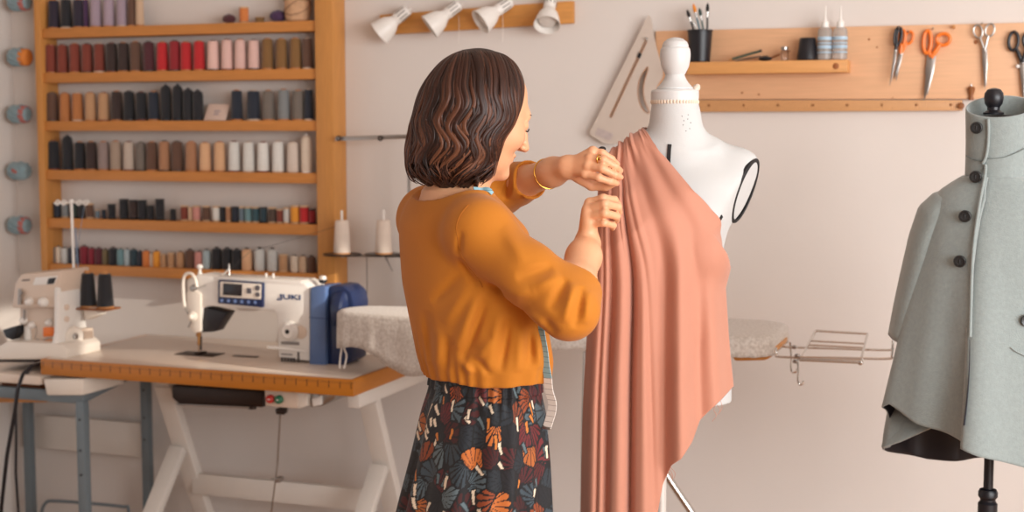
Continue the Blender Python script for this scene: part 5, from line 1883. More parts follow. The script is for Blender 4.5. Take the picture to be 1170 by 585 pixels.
def strand(pts, r, seg=6, flat=.45):
    """tapered flattened lock; returns quads"""
    P_ = np.asarray(pts)
    n = len(P_)
    T = np.gradient(P_, axis=0)
    T /= np.linalg.norm(T, axis=1)[:, None] + 1e-9
    N_ = P_ - (H0 + np.array([0, 0, -.02]))
    N_[:, 2] *= .3
    N_ -= T * (N_ * T).sum(1)[:, None]
    N_ /= np.linalg.norm(N_, axis=1)[:, None] + 1e-9
    Bn = np.cross(T, N_)
    u = np.linspace(0, 1, n)
    rr = r * np.clip(np.minimum(u * 6 + .15, (1 - u) * 2.2 + .12), 0, 1)
    vs = []
    for k in range(seg):
        a = 2 * math.pi * k / seg
        vs.append(P_ + rr[:, None] * (math.cos(a) * Bn + flat * math.sin(a) * N_))
    vs = np.stack(vs, 1).reshape(-1, 3)
    i, k = np.meshgrid(np.arange(n - 1), np.arange(seg), indexing='ij')
    l = (k + 1) % seg
    f = np.stack([i * seg + k, i * seg + l, (i + 1) * seg + l, (i + 1) * seg + k], -1).reshape(-1, 4)
    return vs, f


part_top = H0 + ZV * .085
seeds, finals = [], []
NS = 460
paths = []
for s in range(NS):
    th = rgh.uniform(-math.pi, math.pi)
    if abs(th) < .45:
        th = .45 * np.sign(th) + th
    end = rgh.uniform(-.172, -.105)
    if abs(th) < 1.0:
        end = rgh.uniform(-.155, -.07)
    short = rgh.random() < .3
    n = 44
    k = np.linspace(0, 1, n)
    u0 = np.interp(abs(th), [.3, 1.2, 2.2, 3.15], [.060, .030, -.02, -.055]) + rgh.uniform(-.012, .012)
    # from the parting over the crown, then down
    top = .098
    z = np.where(k < .25, top - .05 * (k / .25) ** 2.2, top - .05 + (end - top + .05) * (k - .25) / .75)
    reach = np.clip(k / .27, 0, 1) ** .75
    wamp = np.clip((.06 - z) / .13, 0, 1) ** 1.1 * rgh.uniform(.09, .19)
    ph = rgh.uniform(-.7, .7) + th * 2.2
    tt = th + wamp * np.sin(z * rgh.uniform(62, 78) + ph)
    rad = .115 * reach
    pts = H0 + np.cos(tt)[:, None] * hyaw * rad[:, None] + np.sin(tt)[:, None] * hl * (rad * .9)[:, None] + z[:, None] * ZV + hyaw * (u0 * (1 - reach))[:, None] + hl * (.006 * (1 - reach))[:, None]
    pts[:, :2] -= (np.clip(-z, 0, .2)[:, None] * .16) * (hyaw[:2])[None]
    if short:
        pts = pts[10:]
    paths.append((pts, rgh.uniform(.0032, .0070), th, end))
allp = np.concatenate([p[0] for p in paths])


def hv2(p):
    return np.maximum(sd_hairvol(p), -1)


proj = allp.copy()
for _ in range(8):
    d = sd_hairvol(proj)
    e = 1e-3
    g = np.stack([(sd_hairvol(proj + e * np.eye(3)[k]) - sd_hairvol(proj - e * np.eye(3)[k])) / (2 * e) for k in range(3)], 1)
    g[:, 2] *= .15
    n2 = (g ** 2).sum(1)[:, None] + .15
    stp = d[:, None] * g / n2 * .8
    proj -= np.clip(stp, -.02, .02)
o = 0
for pts, r, th, end in paths:
    n = len(pts)
    q = proj[o:o + n].copy()
    o += n
    # free ends: carry on downward below the bob with a flick
    zt = q[:, 2] - H0[2]
    lift = rgh.uniform(-.0015, .003)
    nrm = q - (H0 + np.array([0, 0, -.03]))
    nrm[:, 2] = 0
    nrm /= np.linalg.norm(nrm, axis=1)[:, None] + 1e-9
    q += nrm * lift
    fl = np.clip((-.100 - zt) / .05, 0, 1) ** 1.3
    q += nrm * (fl * rgh.uniform(-.010, .034))[:, None]
    q[:, 2] += fl * rgh.uniform(0, .014)
    if (np.abs(sd_hairvol(q)) > .03).mean() > .3:
        continue
    for _ in range(2):
        q[1:-1] = (q[:-2] + 2 * q[1:-1] + q[2:]) / 4
    vs, f = strand(q, r)
    tone = rgh.random()
    zrel = np.repeat(q[:, 2] - H0[2], 6)
    hair_cols.append(hair_tone(np.full(len(vs), tone), zrel))
    hair_parts_v.append(vs)
    hair_parts_f.append(f + nv)
    nv += len(vs)
HV = np.concatenate(hair_parts_v)
HF = np.concatenate(hair_parts_f)
hair = mesh_obj('hair', HV, HF, M_HAIR, person, None)
color_attr(hair, np.concatenate(hair_cols))
hair['label'] = 'wavy chin-length dark brown bob'

# ------------------------------------------------------------------ measuring tape round her neck
M_TAPEB = ticks(mat('blue_tape', '#8fb7c2', .5, var=.04), 'Z', .010, .0012, '#5f8592')
M_TAPEW = ticks(mat('white_tape', '#e6ded6', .5, var=.04), 'Z', .010, .0012, '#b5aaa4')


def ribbon(path, side, w, th=.0008):
    P_ = np.asarray(path)
    side = np.asarray(side, float)
    mb = MB()
    T = np.gradient(P_, axis=0)
    T /= np.linalg.norm(T, axis=1)[:, None]
    S_ = side - T * (T @ side)[:, None]
    S_ /= np.linalg.norm(S_, axis=1)[:, None]
    N_ = np.cross(T, S_)
    G = np.stack([P_ - S_ * w / 2 + N_ * th, P_ + S_ * w / 2 + N_ * th, P_ + S_ * w / 2 - N_ * th, P_ - S_ * w / 2 - N_ * th], 1)
    mb.grid(G, closed=True)
    n = len(P_)
    mb.f.append((0, 1, 2, 3))
    mb.f.append(tuple(4 * (n - 1) + k for k in (3, 2, 1, 0)))
    return mb


tape = thing('measuring_tape', 'blue and white measuring tape hanging from the woman neck past her skirt', 'tape measure', Q(623, 490, 2.60))
dT = 2.52
hang = arc([(612, 352), (613, 372), (614, 384), (617, 400), (624, 420), (626, 432)], 6)
HP = np.array([Q(x, y, dT) for x, y in hang])
HQ = project_to(sd_shirt, HP, 10, .004)
HP[:-6] = HQ[:-6]
for _ in range(6):
    HP[1:-1] = (HP[:-2] + 2 * HP[1:-1] + HP[2:]) / 4
dT = float((HP[-1] - CAM) @ F0)
ribbon(HP, R * .8 - F0 * .6, .017).build('blue_tape', M_TAPEB, tape)
hang2 = arc([(626, 432), (627, 445), (631, 460), (630, 472), (625, 488)], 6)
ribbon([Q(x, y, dT) for x, y in hang2], R * .8 - F0 * .6, .018).build('white_tape', M_TAPEW, tape)
q = Q(624.5, 489, dT)
MB().box(q, (.017, .003, .005), .0006, [R * .8 - F0 * .6, F0 * .8 + R * .6, ZV]).build('metal_tip', M_STEEL, tape)
nkp = arc([(540, 213), (545, 215), (550, 218), (555, 222), (559, 226)], 5)
P_ = np.array([Q(x, y, 2.57) for x, y in nkp])
P_ = project_to(lambda p: np.minimum(sd_shirt(p), sd_body(p)), P_, 10, .003)
ribbon(P_, np.cross(P_[-1] - P_[0], -F0 + ZV * .8), .009).build('neck_loop', M_TAPEB, tape)

# ------------------------------------------------------------------ white dress form
M_CANVAS = mat('white_canvas', '#c6c5c3', .75, var=.03, vscale=20, bump=.15, bscale=400)
M_FWOOD = mat('white_painted_turning', '#cfcdcb', .45, var=.04, vscale=25)
M_TAPE = mat('black_style_tape', '#1a1718', .6, var=.1)
M_POLE = mat('white_pole', '#d9d3cd', .35, .3, var=.03)
FD = 2.88
FAX = Q(772, 300, FD)
ff = -F0 * .97 - R * .24          # the form faces the room and a little to its left in the picture
ff /= np.linalg.norm(ff)
fl_ = np.array([ff[1], -ff[0], 0])  # along its shoulders
if fl_ @ R < 0:
    fl_ = -fl_


def frow(py, px, a, b, push=0.0):
    q = Q(px, py, FD)
    return (q[2], q @ fl_, q @ ff + push, a, b)


FROWS = [frow(456, 772, .115, .095), frow(420, 772, .116, .092), frow(360, 772, .098, .082), frow(310, 771, .108, .092, .01), frow(275, 771, .108, .098, .015), frow(245, 771, .120, .092, .008), frow(220, 772, .152, .088), frow(203, 772, .150, .074), frow(190, 772, .110, .060), frow(176, 772, .07, .052)]
FSH_R = Q(846, 194, FD) + ff * .0      # shoulder points
FSH_L = Q(706, 196, FD)
ARMC = Q(851, 218, FD - .015)
ARMN = R * .82 - F0 * .46 - ZV * .32
ARMN /= np.linalg.norm(ARMN)
ARMV = ZV - ARMN * (ZV @ ARMN)
ARMV /= np.linalg.norm(ARMV)
ARMH = np.cross(ARMV, ARMN)


def sd_form(p):
    d = loft(p, FROWS, fl_, ff)
    d = smin(d, chain(p, [FSH_L, Q(740, 176, FD), Q(772, 160, FD), Q(806, 178, FD), FSH_R], [.034, .036, .040, .036, .036], .03), .03)
    d = smin(d, chain(p, [Q(773, 175, FD), Q(772, 140, FD), Q(771, 112, FD)], [.060, .048, .0465], .02), .02)
    for s in (-1, 1):
        c = Q(771, 283, FD) + fl_ * s * .060 + ff * .070
        d = smin(d, ell(p, c, (.046, .048, .056)), .05)
    d = smin(d, ell(p, ARMC - ARMN * .030, (.050, .050, .074), np.array([ARMN, ARMH, ARMV])), .03)
    # flat armhole plates
    for n_, c in ((ARMN, ARMC), (-fl_, Q(696, 219, FD + .02))):
        cut = (p - c) @ n_ - .002
        near_ = (np.linalg.norm(p - c, axis=1) < .16)
        d = np.where(near_, -smin(-d, -cut, .008), d)
    return np.maximum(d, p[:, 2] - Q(771, 110, FD)[2])


form = thing('dress_form', 'white dress form with turned wooden neck cap, draped in pink fabric', 'dress form', (FAX[0], FAX[1], 0))
V, Fq = surface_nets(sd_form, FAX + np.array([-.35, -.35, -.60]), FAX + np.array([.35, .35, .45]), .0042)
mesh_obj('torso', V, Fq, M_CANVAS, form, None)
cap = Q(771, 112, FD)
pxm = FD / FPX
prof = [(.0, -.012), (26.5, -.012), (27.2, 1), (27.2, 7), (26, 9), (20.5, 10), (20.5, 11.5), (15.5, 17), (12.2, 22), (10.8, 26), (12.5, 29), (15.5, 35), (17.2, 44), (17.4, 50), (16.6, 55), (14.8, 57.5), (15.0, 59), (13.2, 63), (8.8, 66.5), (4, 68), (.0, 68.4)]
MB().lathe([(r * pxm, z * pxm if z > 0 else z) for r, z in prof], cap, seg=40).build('neck_cap', M_FWOOD, form, 25)
# beaded braid under the cap
tr = MB()
for k in range(46):
    a = 2 * math.pi * k / 46
    tr.ball(cap + np.array([math.cos(a) * .0468, math.sin(a) * .0468, -.008]), (.0034, .0034, .0050), seg=8)
tr.build('neck_braid', mat('braid_ecru', '#d9c6b2', .8, var=.1), form)
MB().lathe([(.006, 0), (.0075, .006), (.0075, .018), (.004, .024), (.0, .025)], Q(791, 108, FD + .01), (.5, .2, .85), 14).build('cap_knob', M_BEIGE, form)


def press(fn, pts, off, direction=None):
    return project_to(fn, pts, 14, off)


def band_on(fn, pts, w, name, m, parent, off=.0012, closed=False):
    P_ = press(fn, pts, off)
    e = 2e-3
    g = np.stack([(fn(P_ + e * np.eye(3)[k]) - fn(P_ - e * np.eye(3)[k])) for k in range(3)], 1)
    g /= np.linalg.norm(g, axis=1)[:, None]
    T = np.gradient(P_, axis=0) if not closed else np.roll(P_, -1, 0) - np.roll(P_, 1, 0)
    S_ = np.cross(g, T)
    S_ /= np.linalg.norm(S_, axis=1)[:, None]
    A, B_ = P_ - S_ * w / 2, P_ + S_ * w / 2
    rows = [A - g * .002, A + g * .0006, B_ + g * .0006, B_ - g * .002]
    Gd = np.stack(rows, 0)
    mb = MB()
    if closed:
        mb.grid(Gd, closed=True)
    else:
        mb.grid(Gd)
    return mb.build(name, m, parent, 60)


arm_ring = [Q(x, y, FD - .03) for x, y in arc([(864, 180), (868.5, 186), (866, 205), (857, 228), (846, 246), (838, 254), (833.5, 248), (834, 230), (839, 211), (849, 194), (859, 182)], 6)]
ring_pts = [ARMC + ARMN * .0015 + ARMV * (.0665 * math.sin(a)) + ARMH * (.046 * math.cos(a)) for a in np.linspace(0, 2 * math.pi, 60, endpoint=False)]
MB().tube(ring_pts, .0042, 8, closed=True, flat=.55).build('armhole_rim', M_TAPE, form)
rb = [[ARMC + ARMN * o_ + ARMV * ((.0675 + g_) * math.sin(a)) + ARMH * ((.047 + g_) * math.cos(a)) for a in np.linspace(0, 2 * math.pi, 60, endpoint=False)] for o_, g_ in ((.001, .0), (-.004, .0012), (-.012, .0022), (-.016, .001))]
MB().grid(np.array(rb), closed=True).build('armhole_tape', M_TAPE, form)
band_on(sd_form, [Q(x, y, FD - .1) for x, y in arc([(842, 252), (832, 256), (820, 258), (806, 259)], 6)], .007, 'bust_tape', M_TAPE, form)
band_on(sd_form, [Q(x, y, FD - .08) for x, y in ((763.5, 163), (763, 170), (762.5, 178), (762, 188))], .0075, 'centre_tape', M_TAPE, form)
dt = MB()
for x, y in ((779, 133), (786, 136), (790, 140), (780, 143), (788, 147), (783, 150), (781, 138), (787, 131)):
    q = press(sd_form, [Q(x, y, FD - .05)], .0)[0]
    dt.ball(q, .0011, seg=6)
dt.build('pin_marks', M_TAPE, form)
PO = Q(756, 500, FD)
MB().tube([(PO[0], PO[1], .05), (PO[0], PO[1], Q(772, 440, FD)[2])], .011, 16).build('pole', M_POLE, form)
for k in range(3):
    a = k * 2.094 + .4
    d_ = np.array([math.cos(a), math.sin(a), 0])
    MB().tube([np.array([PO[0], PO[1], .16]), np.array([PO[0], PO[1], .10]) + d_ * .12, np.array([PO[0], PO[1], .013]) + d_ * .27], .012, 12).build('leg', M_POLE, form)
tab = press(sd_form, [Q(687, 168, FD - .02)], .0)[0]

# ------------------------------------------------------------------ draped pink fabric
M_CLOTH = mat('pink_viscose', '#c0826a', .75, var=.03, vscale=14, bump=.10, bscale=600, sheen=.25)
EL_ = [(691, 172), (685, 195), (682, 225), (678, 270), (675, 330), (670, 400), (666, 480), (664, 585), (662, 660)]
ER_ = [(742, 153), (752, 170), (766, 187), (789, 214), (812, 239), (822, 264), (826, 292), (829, 330), (833, 390), (838, 441)]
def along(pl, n):
    P_ = np.array(arc(pl, 12))
    L = np.concatenate([[0], np.cumsum(np.hypot(*np.diff(P_, axis=0).T))])
    return np.stack([np.interp(np.linspace(0, L[-1], n), L, P_[:, k]) for k in (0, 1)], 1)
NT, NSX = 200, 190
eL, eR = along(EL_, NT), along(ER_, NT)
ss = np.linspace(0, 1, NSX)
G2 = np.zeros((NT, NSX, 2))
for i in range(NT):
    t = i / (NT - 1)
    G2[i] = eL[i] + (eR[i] - eL[i]) * ss[:, None]
    # the hem hangs in a curve with soft points
    hemshape = np.interp(ss, [0, .25, .45, .49, .54, .60, .66, .73, .78, .84, .92, 1], [0, 10, 62, 50, 12, 3, 9, 5, -9, -6, -2, 0])
    G2[i, :, 1] += hemshape * t ** 4
    # shoulder line sags between the pleats at the top
    G2[i, :, 1] += 0
# depth: laid over the shoulder and bust, then hanging free with folds
def gz(x, c, w):
    return np.exp(-((x - c) / w) ** 2)
D0 = np.zeros((NT, NSX))
Pcl = np.zeros((NT, NSX, 3))
front_d = FD - .150
for i in range(NT):
    t = i / (NT - 1)
    yy = G2[i, :, 1]
    xx = G2[i, :, 0]
    base = FD - .02 - .125 * np.clip(t / .26, 0, 1) ** .8
    # roundness: edges turn away
    rnd = (.02 + .065 * np.clip((t - .25) / .3, 0, 1)) * np.clip((ss - .72) / .28, 0, 1) ** 2 + .06 * np.clip((.16 - ss) / .16, 0, 1) ** 1.6
    amp = .25 + 1.0 * np.clip(t / .5, 0, 1)
    fo = 0
    # deep pleats gathered at the shoulder, opening downwards
    for c0, c1, w0, w1, a in ((.07, .05, .04, .045, .010), (.19, .165, .03, .022, -.018), (.27, .25, .035, .045, .008), (.36, .325, .022, .022, -.024), (.46, .42, .04, .05, .010), (.62, .55, .03, .04, -.010),
                              (.72, .66, .06, .07, .022), (.84, .78, .05, .05, -.014), (.93, .90, .05, .05, .012), (.12, .10, .014, .014, -.005), (.42, .49, .02, .03, -.007)):
        c = c0 + (c1 - c0) * t
        wv_ = w0 + (w1 - w0) * t
        fo = fo + a * gz(ss, c, wv_)
    fo = fo * amp * (1 - .55 * gz(t, .27, .12) * (ss > .5))
    # diagonal drag from the shoulder across the bust
    fo = fo + .005 * np.sin((ss * 9 - t * 7)) * gz(t, .16, .13) * (ss > .3)
    D0[i] = base + rnd - fo
    for k in range(NSX):
        Pcl[i, k] = Q(xx[k], yy[k], D0[i, k])
# sharpen creases sideways a little so pleats overlap
for _ in range(1):
    pass
# over the shoulder and down the back
back = []
for j in range(1, 26):
    f = j / 25
    q = Pcl[0].copy()
    q += F0 * (.13 * f) * 1.0
    q[:, 2] += .012 * math.sin(math.pi * min(1, f * 2)) - .20 * max(0, f - .35)
    back.append(q)
Pall = np.concatenate([np.array(back[::-1]), Pcl], 0)
flat_ = Pall.reshape(-1, 3)
for _ in range(14):
    d = sd_form(flat_)
    bad = d < .0045
    if not bad.any():
        break
    e = 2e-3
    pb_ = flat_[bad]
    g = np.stack([(sd_form(pb_ + e * np.eye(3)[k]) - sd_form(pb_ - e * np.eye(3)[k])) for k in range(3)], 1)
    g /= np.linalg.norm(g, axis=1)[:, None] + 1e-9
    flat_[bad] = pb_ + g * (.0052 - d[bad])[:, None]
Pall = flat_.reshape(Pall.shape)
# keep the shoulder rows lying on the form
nb_ = len(back)
for i in range(nb_ + 30):
    row = Pall[i]
    d = sd_form(row)
    e = 2e-3
    g = np.stack([(sd_form(row + e * np.eye(3)[k]) - sd_form(row - e * np.eye(3)[k])) for k in range(3)], 1)
    g /= np.linalg.norm(g, axis=1)[:, None] + 1e-9
    w_ = .85 * (1 if i < nb_ else 1 - (i - nb_) / 30)
    pl = .0065 + .0045 * np.cos(ss * 38 + 1.0) * (ss < .75) + .003 * np.cos(ss * 61)
    Pall[i] = row - g * (np.clip((d - pl) * w_, -.02, .03) * np.clip((1.0 - ss) / .12, .0, 1))[:, None]
wgt = (np.clip((ss - .50) / .15, 0, 1)[None, :] * np.clip((np.arange(Pall.shape[0]) - nb_ - 5) / 12, 0, 1)[:, None] * np.clip((nb_ + 150 - np.arange(Pall.shape[0])) / 30, 0, 1)[:, None])[1:-1, 1:-1, None]
for it in range(70):
    avg = .25 * (Pall[:-2, 1:-1] + Pall[2:, 1:-1] + Pall[1:-1, :-2] + Pall[1:-1, 2:])
    Pall[1:-1, 1:-1] += wgt * .9 * (avg - Pall[1:-1, 1:-1])
    if it % 5 == 4:
        flat_ = Pall.reshape(-1, 3)
        d = sd_form(flat_)
        bad = d < .006
        e = 2e-3
        pb_ = flat_[bad]
        g = np.stack([(sd_form(pb_ + e * np.eye(3)[k]) - sd_form(pb_ - e * np.eye(3)[k])) for k in range(3)], 1)
        g /= np.linalg.norm(g, axis=1)[:, None] + 1e-9
        flat_[bad] = pb_ + g * (.0065 - d[bad])[:, None]
        Pall = flat_.reshape(Pall.shape)
for _ in range(2):
    Pall[1:-1, 1:-1] = Pall[1:-1, 1:-1] * .5 + .125 * (Pall[:-2, 1:-1] + Pall[2:, 1:-1] + Pall[1:-1, :-2] + Pall[1:-1, 2:])
flat_ = Pall.reshape(-1, 3)
for _ in range(10):
    d = sd_form(flat_)
    bad = d < .0045
    if not bad.any():
        break
    e = 2e-3
    pb_ = flat_[bad]
    g = np.stack([(sd_form(pb_ + e * np.eye(3)[k]) - sd_form(pb_ - e * np.eye(3)[k])) for k in range(3)], 1)
    g /= np.linalg.norm(g, axis=1)[:, None] + 1e-9
    flat_[bad] = pb_ + g * (.0052 - d[bad])[:, None]
Pall = flat_.reshape(Pall.shape)
n0, n1 = Pall.shape[:2]
i, k = np.meshgrid(np.arange(n0 - 1), np.arange(n1 - 1), indexing='ij')
Fq = np.stack([i * n1 + k, i * n1 + k + 1, (i + 1) * n1 + k + 1, (i + 1) * n1 + k], -1).reshape(-1, 4)
cloth = mesh_obj('draped_fabric', Pall.reshape(-1, 3), Fq, M_CLOTH, None, None)
tag(cloth, 'salmon pink fabric hanging from one shoulder of the white dress form', 'fabric')
cloth.modifiers.new('thickness', 'SOLIDIFY').thickness = .0012
# loose threads at the raw hem
for pts in ([(822, 468), (820, 474), (823, 480), (818, 487)], [(823, 466), (827, 472), (825, 478)], [(834, 452), (836, 460), (833, 466)], [(781, 530), (784, 537), (780, 545)], [(778, 528), (783, 534), (782, 540)], [(771, 536), (776, 540), (775, 546)]):
    near_q = [Q(x, y, FD - .13) for x, y in arc(pts, 5)]
    j = np.argmin(np.linalg.norm(Pall[-1] - near_q[0], axis=1))
    sh_ = Pall[-1][j] - near_q[0]
    MB().tube([q + sh_ for q in near_q], .0005, 5).build('frayed_thread', M_CLOTH, cloth)
clip_ = MB()
qc = Q(688, 170, FD + .0)
MB().ball(qc, (.008, .008, .005)).build('shoulder_pad', M_TAPE, form)

# ------------------------------------------------------------------ grey wool cape on a black form
CD = 3.05
CPX = CD / FPX
KA = Q(1137, 300, CD)
cape_front = -F0 * .90 - R * .42
cape_front /= np.linalg.norm(cape_front)
cape_left = np.array([cape_front[1], -cape_front[0], 0])
if cape_left @ R > 0:
    cape_left = -cape_left       # towards the left of the picture
M_WOOL = mat('grey_wool', '#8d9694', .95, var=.16, vscale=120, bump=.5, bscale=330, sheen=.5)
M_LINING = mat('dark_lining', '#1e1f29', .45, var=.1)
bform = thing('dress_form', 'black dress form on slim black pole wearing the grey wool cape', 'dress form', (KA[0], KA[1], 0))
kz = lambda y: float(Q(1137, y, CD)[2])
KN = Q(1135, 131, CD)
MB().lathe([(.0, 0), (.021, 0), (.022, .004), (.013, .010), (.013, .016), (.0185, .024), (.0205, .036), (.0195, .046), (.014, .054), (.006, .057), (.0, .0575)], (KN[0], KN[1], kz(131)), seg=28).build('neck_knob', M_BLACK, bform, 30)
bt_prof = [(.11, kz(470)), (.115, kz(450)), (.11, kz(400)), (.085, kz(340)), (.085, kz(280)), (.070, kz(240)), (.055, kz(215)), (.048, kz(195)), (.045, kz(170)), (.046, kz(136)), (.040, kz(132)), (.0, kz(131))]
MB().lathe([(.0, kz(470))] + bt_prof, (KA[0], KA[1], 0), seg=36).build('torso', M_TAPE, bform, 60)
pq = Q(1139, 500, CD)
pm = MB().tube([(KA[0], KA[1], .06), (KA[0], KA[1], kz(470))], .0105, 16).build('pole', M_BLACK, bform)
MB().lathe([(.0105, kz(600)), (.021, kz(598)), (.021, kz(575)), (.0165, kz(572)), (.0165, kz(570)), (.021, kz(567)), (.021, kz(562)), (.018, kz(559)), (.0105, kz(558))], (KA[0], KA[1], 0), seg=24).build('height_collar', M_BLACK, bform, 30)
for k in range(3):
    a = k * 2.094 + 1
    d_ = np.array([math.cos(a), math.sin(a), 0])
    MB().tube([np.array([KA[0], KA[1], .16]), np.array([KA[0], KA[1], .09]) + d_ * .12, np.array([KA[0], KA[1], .013]) + d_ * .26], .011, 12).build('leg', M_BLACK, bform)

cape = thing('wool_cape', 'light grey wool cape with stand collar and four dark buttons at right', 'cape', (KA[0], KA[1], kz(510)))
# profile rows: y, half width across, half depth, centre shift px
CR = np.array([(201, .068, .062, 0), (206, .082, .066, 0), (214, .108, .074, 0), (224, .128, .086, 0), (240, .140, .098, 0), (270, .150, .112, 0), (310, .163, .126, 0), (360, .180, .142, 0), (420, .200, .160, 0), (470, .217, .175, 0), (515, .230, .185, 0)], float)


def hem_y(a):
    """hem line (photo rows) by angle from the front, positive towards the left of the picture"""
    return np.interp(np.degrees(a), [-180, -120, -70, -30, 0, 12, 40, 62, 78, 92, 110, 140, 180], [545, 545, 538, 514, 497, 488, 478, 462, 474, 522, 535, 548, 545])


def cape_surface(a0, a1, na, nt, off=0.0, ytop=201.0):
    A = np.linspace(a0, a1, na)
    G = np.zeros((nt, na, 3))
    for k, a in enumerate(A):
        yb = hem_y(a)
        ys = ytop + (yb - ytop) * np.linspace(0, 1, nt)
        w_ = np.interp(ys, CR[:, 0], CR[:, 1])
        dp = np.interp(ys, CR[:, 0], CR[:, 2])
        t = np.clip((ys - 225) / 280, 0, 1)
        fo = (.020 * np.sin(a * 6 + 1.2) + .008 * np.sin(a * 11 + .4)) * t ** 1.2 + .018 * np.exp(-((a - math.radians(100)) / .20) ** 2) * t
        m = 1 + off / .15
        rx = w_ * m * np.sin(a) + fo * np.sin(a)
        ry = dp * m * np.cos(a) + fo * np.cos(a)
        for j in range(nt):
            q = np.array([KA[0], KA[1], 0]) + cape_left * rx[j] + cape_front * ry[j]
            G[j, k] = (q[0], q[1], kz(ys[j]))
    for c in range(3):
        k5 = 7
        P_ = np.pad(G[:, :, c], ((k5 // 2, k5 // 2), (0, 0)), mode='reflect', reflect_type='odd')
        G[:, :, c] = np.stack([np.convolve(P_[:, k], np.ones(k5) / k5, 'valid') for k in range(na)], 1)
    return G


SEAM = [(1128.5, 201), (1124, 224), (1119, 245), (1114, 270), (1110.5, 300), (1109, 340), (1108, 390), (1104, 440), (1098, 492)]
# the overlap: the panel with the buttons lies on top near the collar, edge shown as a raised ridge
def angle_of(px, py):
    """angle round the cape of a point seen on its front"""
    best, ba = 9e9, 0
    w_ = np.interp(py, CR[:, 0], CR[:, 1])
    dp = np.interp(py, CR[:, 0], CR[:, 2])
    for a in np.linspace(-1.5, 1.5, 241):
        q = np.array([KA[0], KA[1], 0]) + cape_left * w_ * math.sin(a) + cape_front * dp * math.cos(a)
        q[2] = kz(py)
        v = q - CAM
        u = 585 + FPX * (v @ R) / (v @ FW)
        if abs(u - px) < best:
            best, ba = abs(u - px), a
    return ba


sa = [angle_of(x, y) for x, y in SEAM]
sy = [y for _, y in SEAM]


def panel(side, name):
    """side +1: button side (left of picture); -1: far side"""
    nt, na = 110, 96
    G = np.zeros((nt, na, 3))
    full = cape_surface(-math.pi, math.pi, 721, nt)
    angs = np.linspace(-math.pi, math.pi, 721)
    for j in range(nt):
        t = j / (nt - 1)
        yj = 201 + t * (490 - 201)
        s0 = np.interp(yj, sy, sa)
        if side > 0:
            A = np.linspace(s0 - .03 + .0 * t, math.pi, na)
        else:
            A = np.linspace(-math.pi, s0 + .12 * (1 - t) - .04 * t, na)
        for c in range(3):
            G[j, :, c] = np.interp(A, angs, full[j, :, c])
        dirs = cape_left[None] * np.sin(A)[:, None] + cape_front[None] * np.cos(A)[:, None]
        if side > 0:
            edge = np.exp(-((A - A[0]) / .05) ** 2)
            lift = .006 * (1 - t * .5) + .003 * edge
            # lower down the button side falls back behind the other front
            lift -= .030 * np.clip((t - .55) / .45, 0, 1) * np.exp(-((A - A[0]) / .30) ** 2)
        else:
            edge = np.exp(-((A - A[-1]) / .10) ** 2)
            lift = -.004 * (1 - t) * edge + .030 * np.clip((t - .35) / .65, 0, 1) * np.exp(-((A - A[-1] + .35) / .45) ** 2)
        G[j] += dirs * np.broadcast_to(lift, (na,))[:, None]
    mb = MB().grid(G if side > 0 else G)
    o = mb.build(name, [M_WOOL, M_LINING], cape, None)
    # make outward normals consistent
    me = o.data
    cen = np.array([KA[0], KA[1], 0])
    v = np.mean([((np.array(p.center) + world_loc(cape) - cen) * [1, 1, 0]) @ np.array(p.normal) for p in me.polygons])
    if v < 0:
        me.flip_normals()
    md = o.modifiers.new('thickness', 'SOLIDIFY')
    md.thickness = .0045
    md.offset = -1
    md.material_offset = 1
    return o, G


pl_o, GL = panel(1, 'front_panel')
pr_o, GR = panel(-1, 'front_panel')
# stand collar
NCZ = 14
cb_, ct_ = 203.0, 125.0
G = []
for j in range(NCZ):
    t = j / (NCZ - 1)
    A = np.linspace(0, 2 * math.pi, 64, endpoint=False)
    w_ = .066 + .0055 * t + .003 * (1 - t) ** 4
    dp = .060 + .004 * t + .003 * (1 - t) ** 4
    back = .5 - .5 * np.cos(A)
    y = cb_ + (ct_ - cb_) * t + (-17 * back + 9 * (1 - back)) * t + 2.5 * (1 - back) * (1 - t)
    row = []
    for k, a in enumerate(A):
        q = np.array([KA[0], KA[1], 0]) + cape_left * (w_ * math.sin(a)) + cape_front * (dp * math.cos(a))
        row.append((q[0], q[1], kz(y[k])))
    G.append(row)
co = MB().grid(np.array(G), closed=True).build('stand_collar', [M_WOOL, M_LINING], cape, None)
v = np.mean([((np.array(p.center) + world_loc(cape) - np.array([KA[0], KA[1], 0])) * [1, 1, 0]) @ np.array(p.normal) for p in co.data.polygons])
if v < 0:
    co.data.flip_normals()
md = co.modifiers.new('thickness', 'SOLIDIFY')
md.thickness = .005
md.offset = -1
co.modifiers.new('round', 'SUBSURF').render_levels = 1


def on_cape(px, py, lift=.004):
    """outer cape surface at a photo position: nearest of the panel grid points along the sight line"""
    r = ray(px, py)
    r = r / np.linalg.norm(r)
    P_ = np.concatenate([GL.reshape(-1, 3), GR.reshape(-1, 3), np.array(G).reshape(-1, 3)])
    v = P_ - CAM
    al = v @ r
    off = np.linalg.norm(v - al[:, None] * r, axis=1)
    ok = off < .012
    d = al[ok].min() if ok.any() else al[np.argmin(off)]
    return CAM + r * (d - lift)


# raised front edge and the button tab on the collar
def edge_strip(pts, rad, name):
    P_ = [on_cape(x, y, .001) for x, y in arc(pts, 6)]
    P_ = np.array(P_)
    for _ in range(4):
        P_[1:-1] = (P_[:-2] + 2 * P_[1:-1] + P_[2:]) / 4
    MB().tube(P_, rad, 10, flat=.8).build(name, M_WOOL, cape, 60)


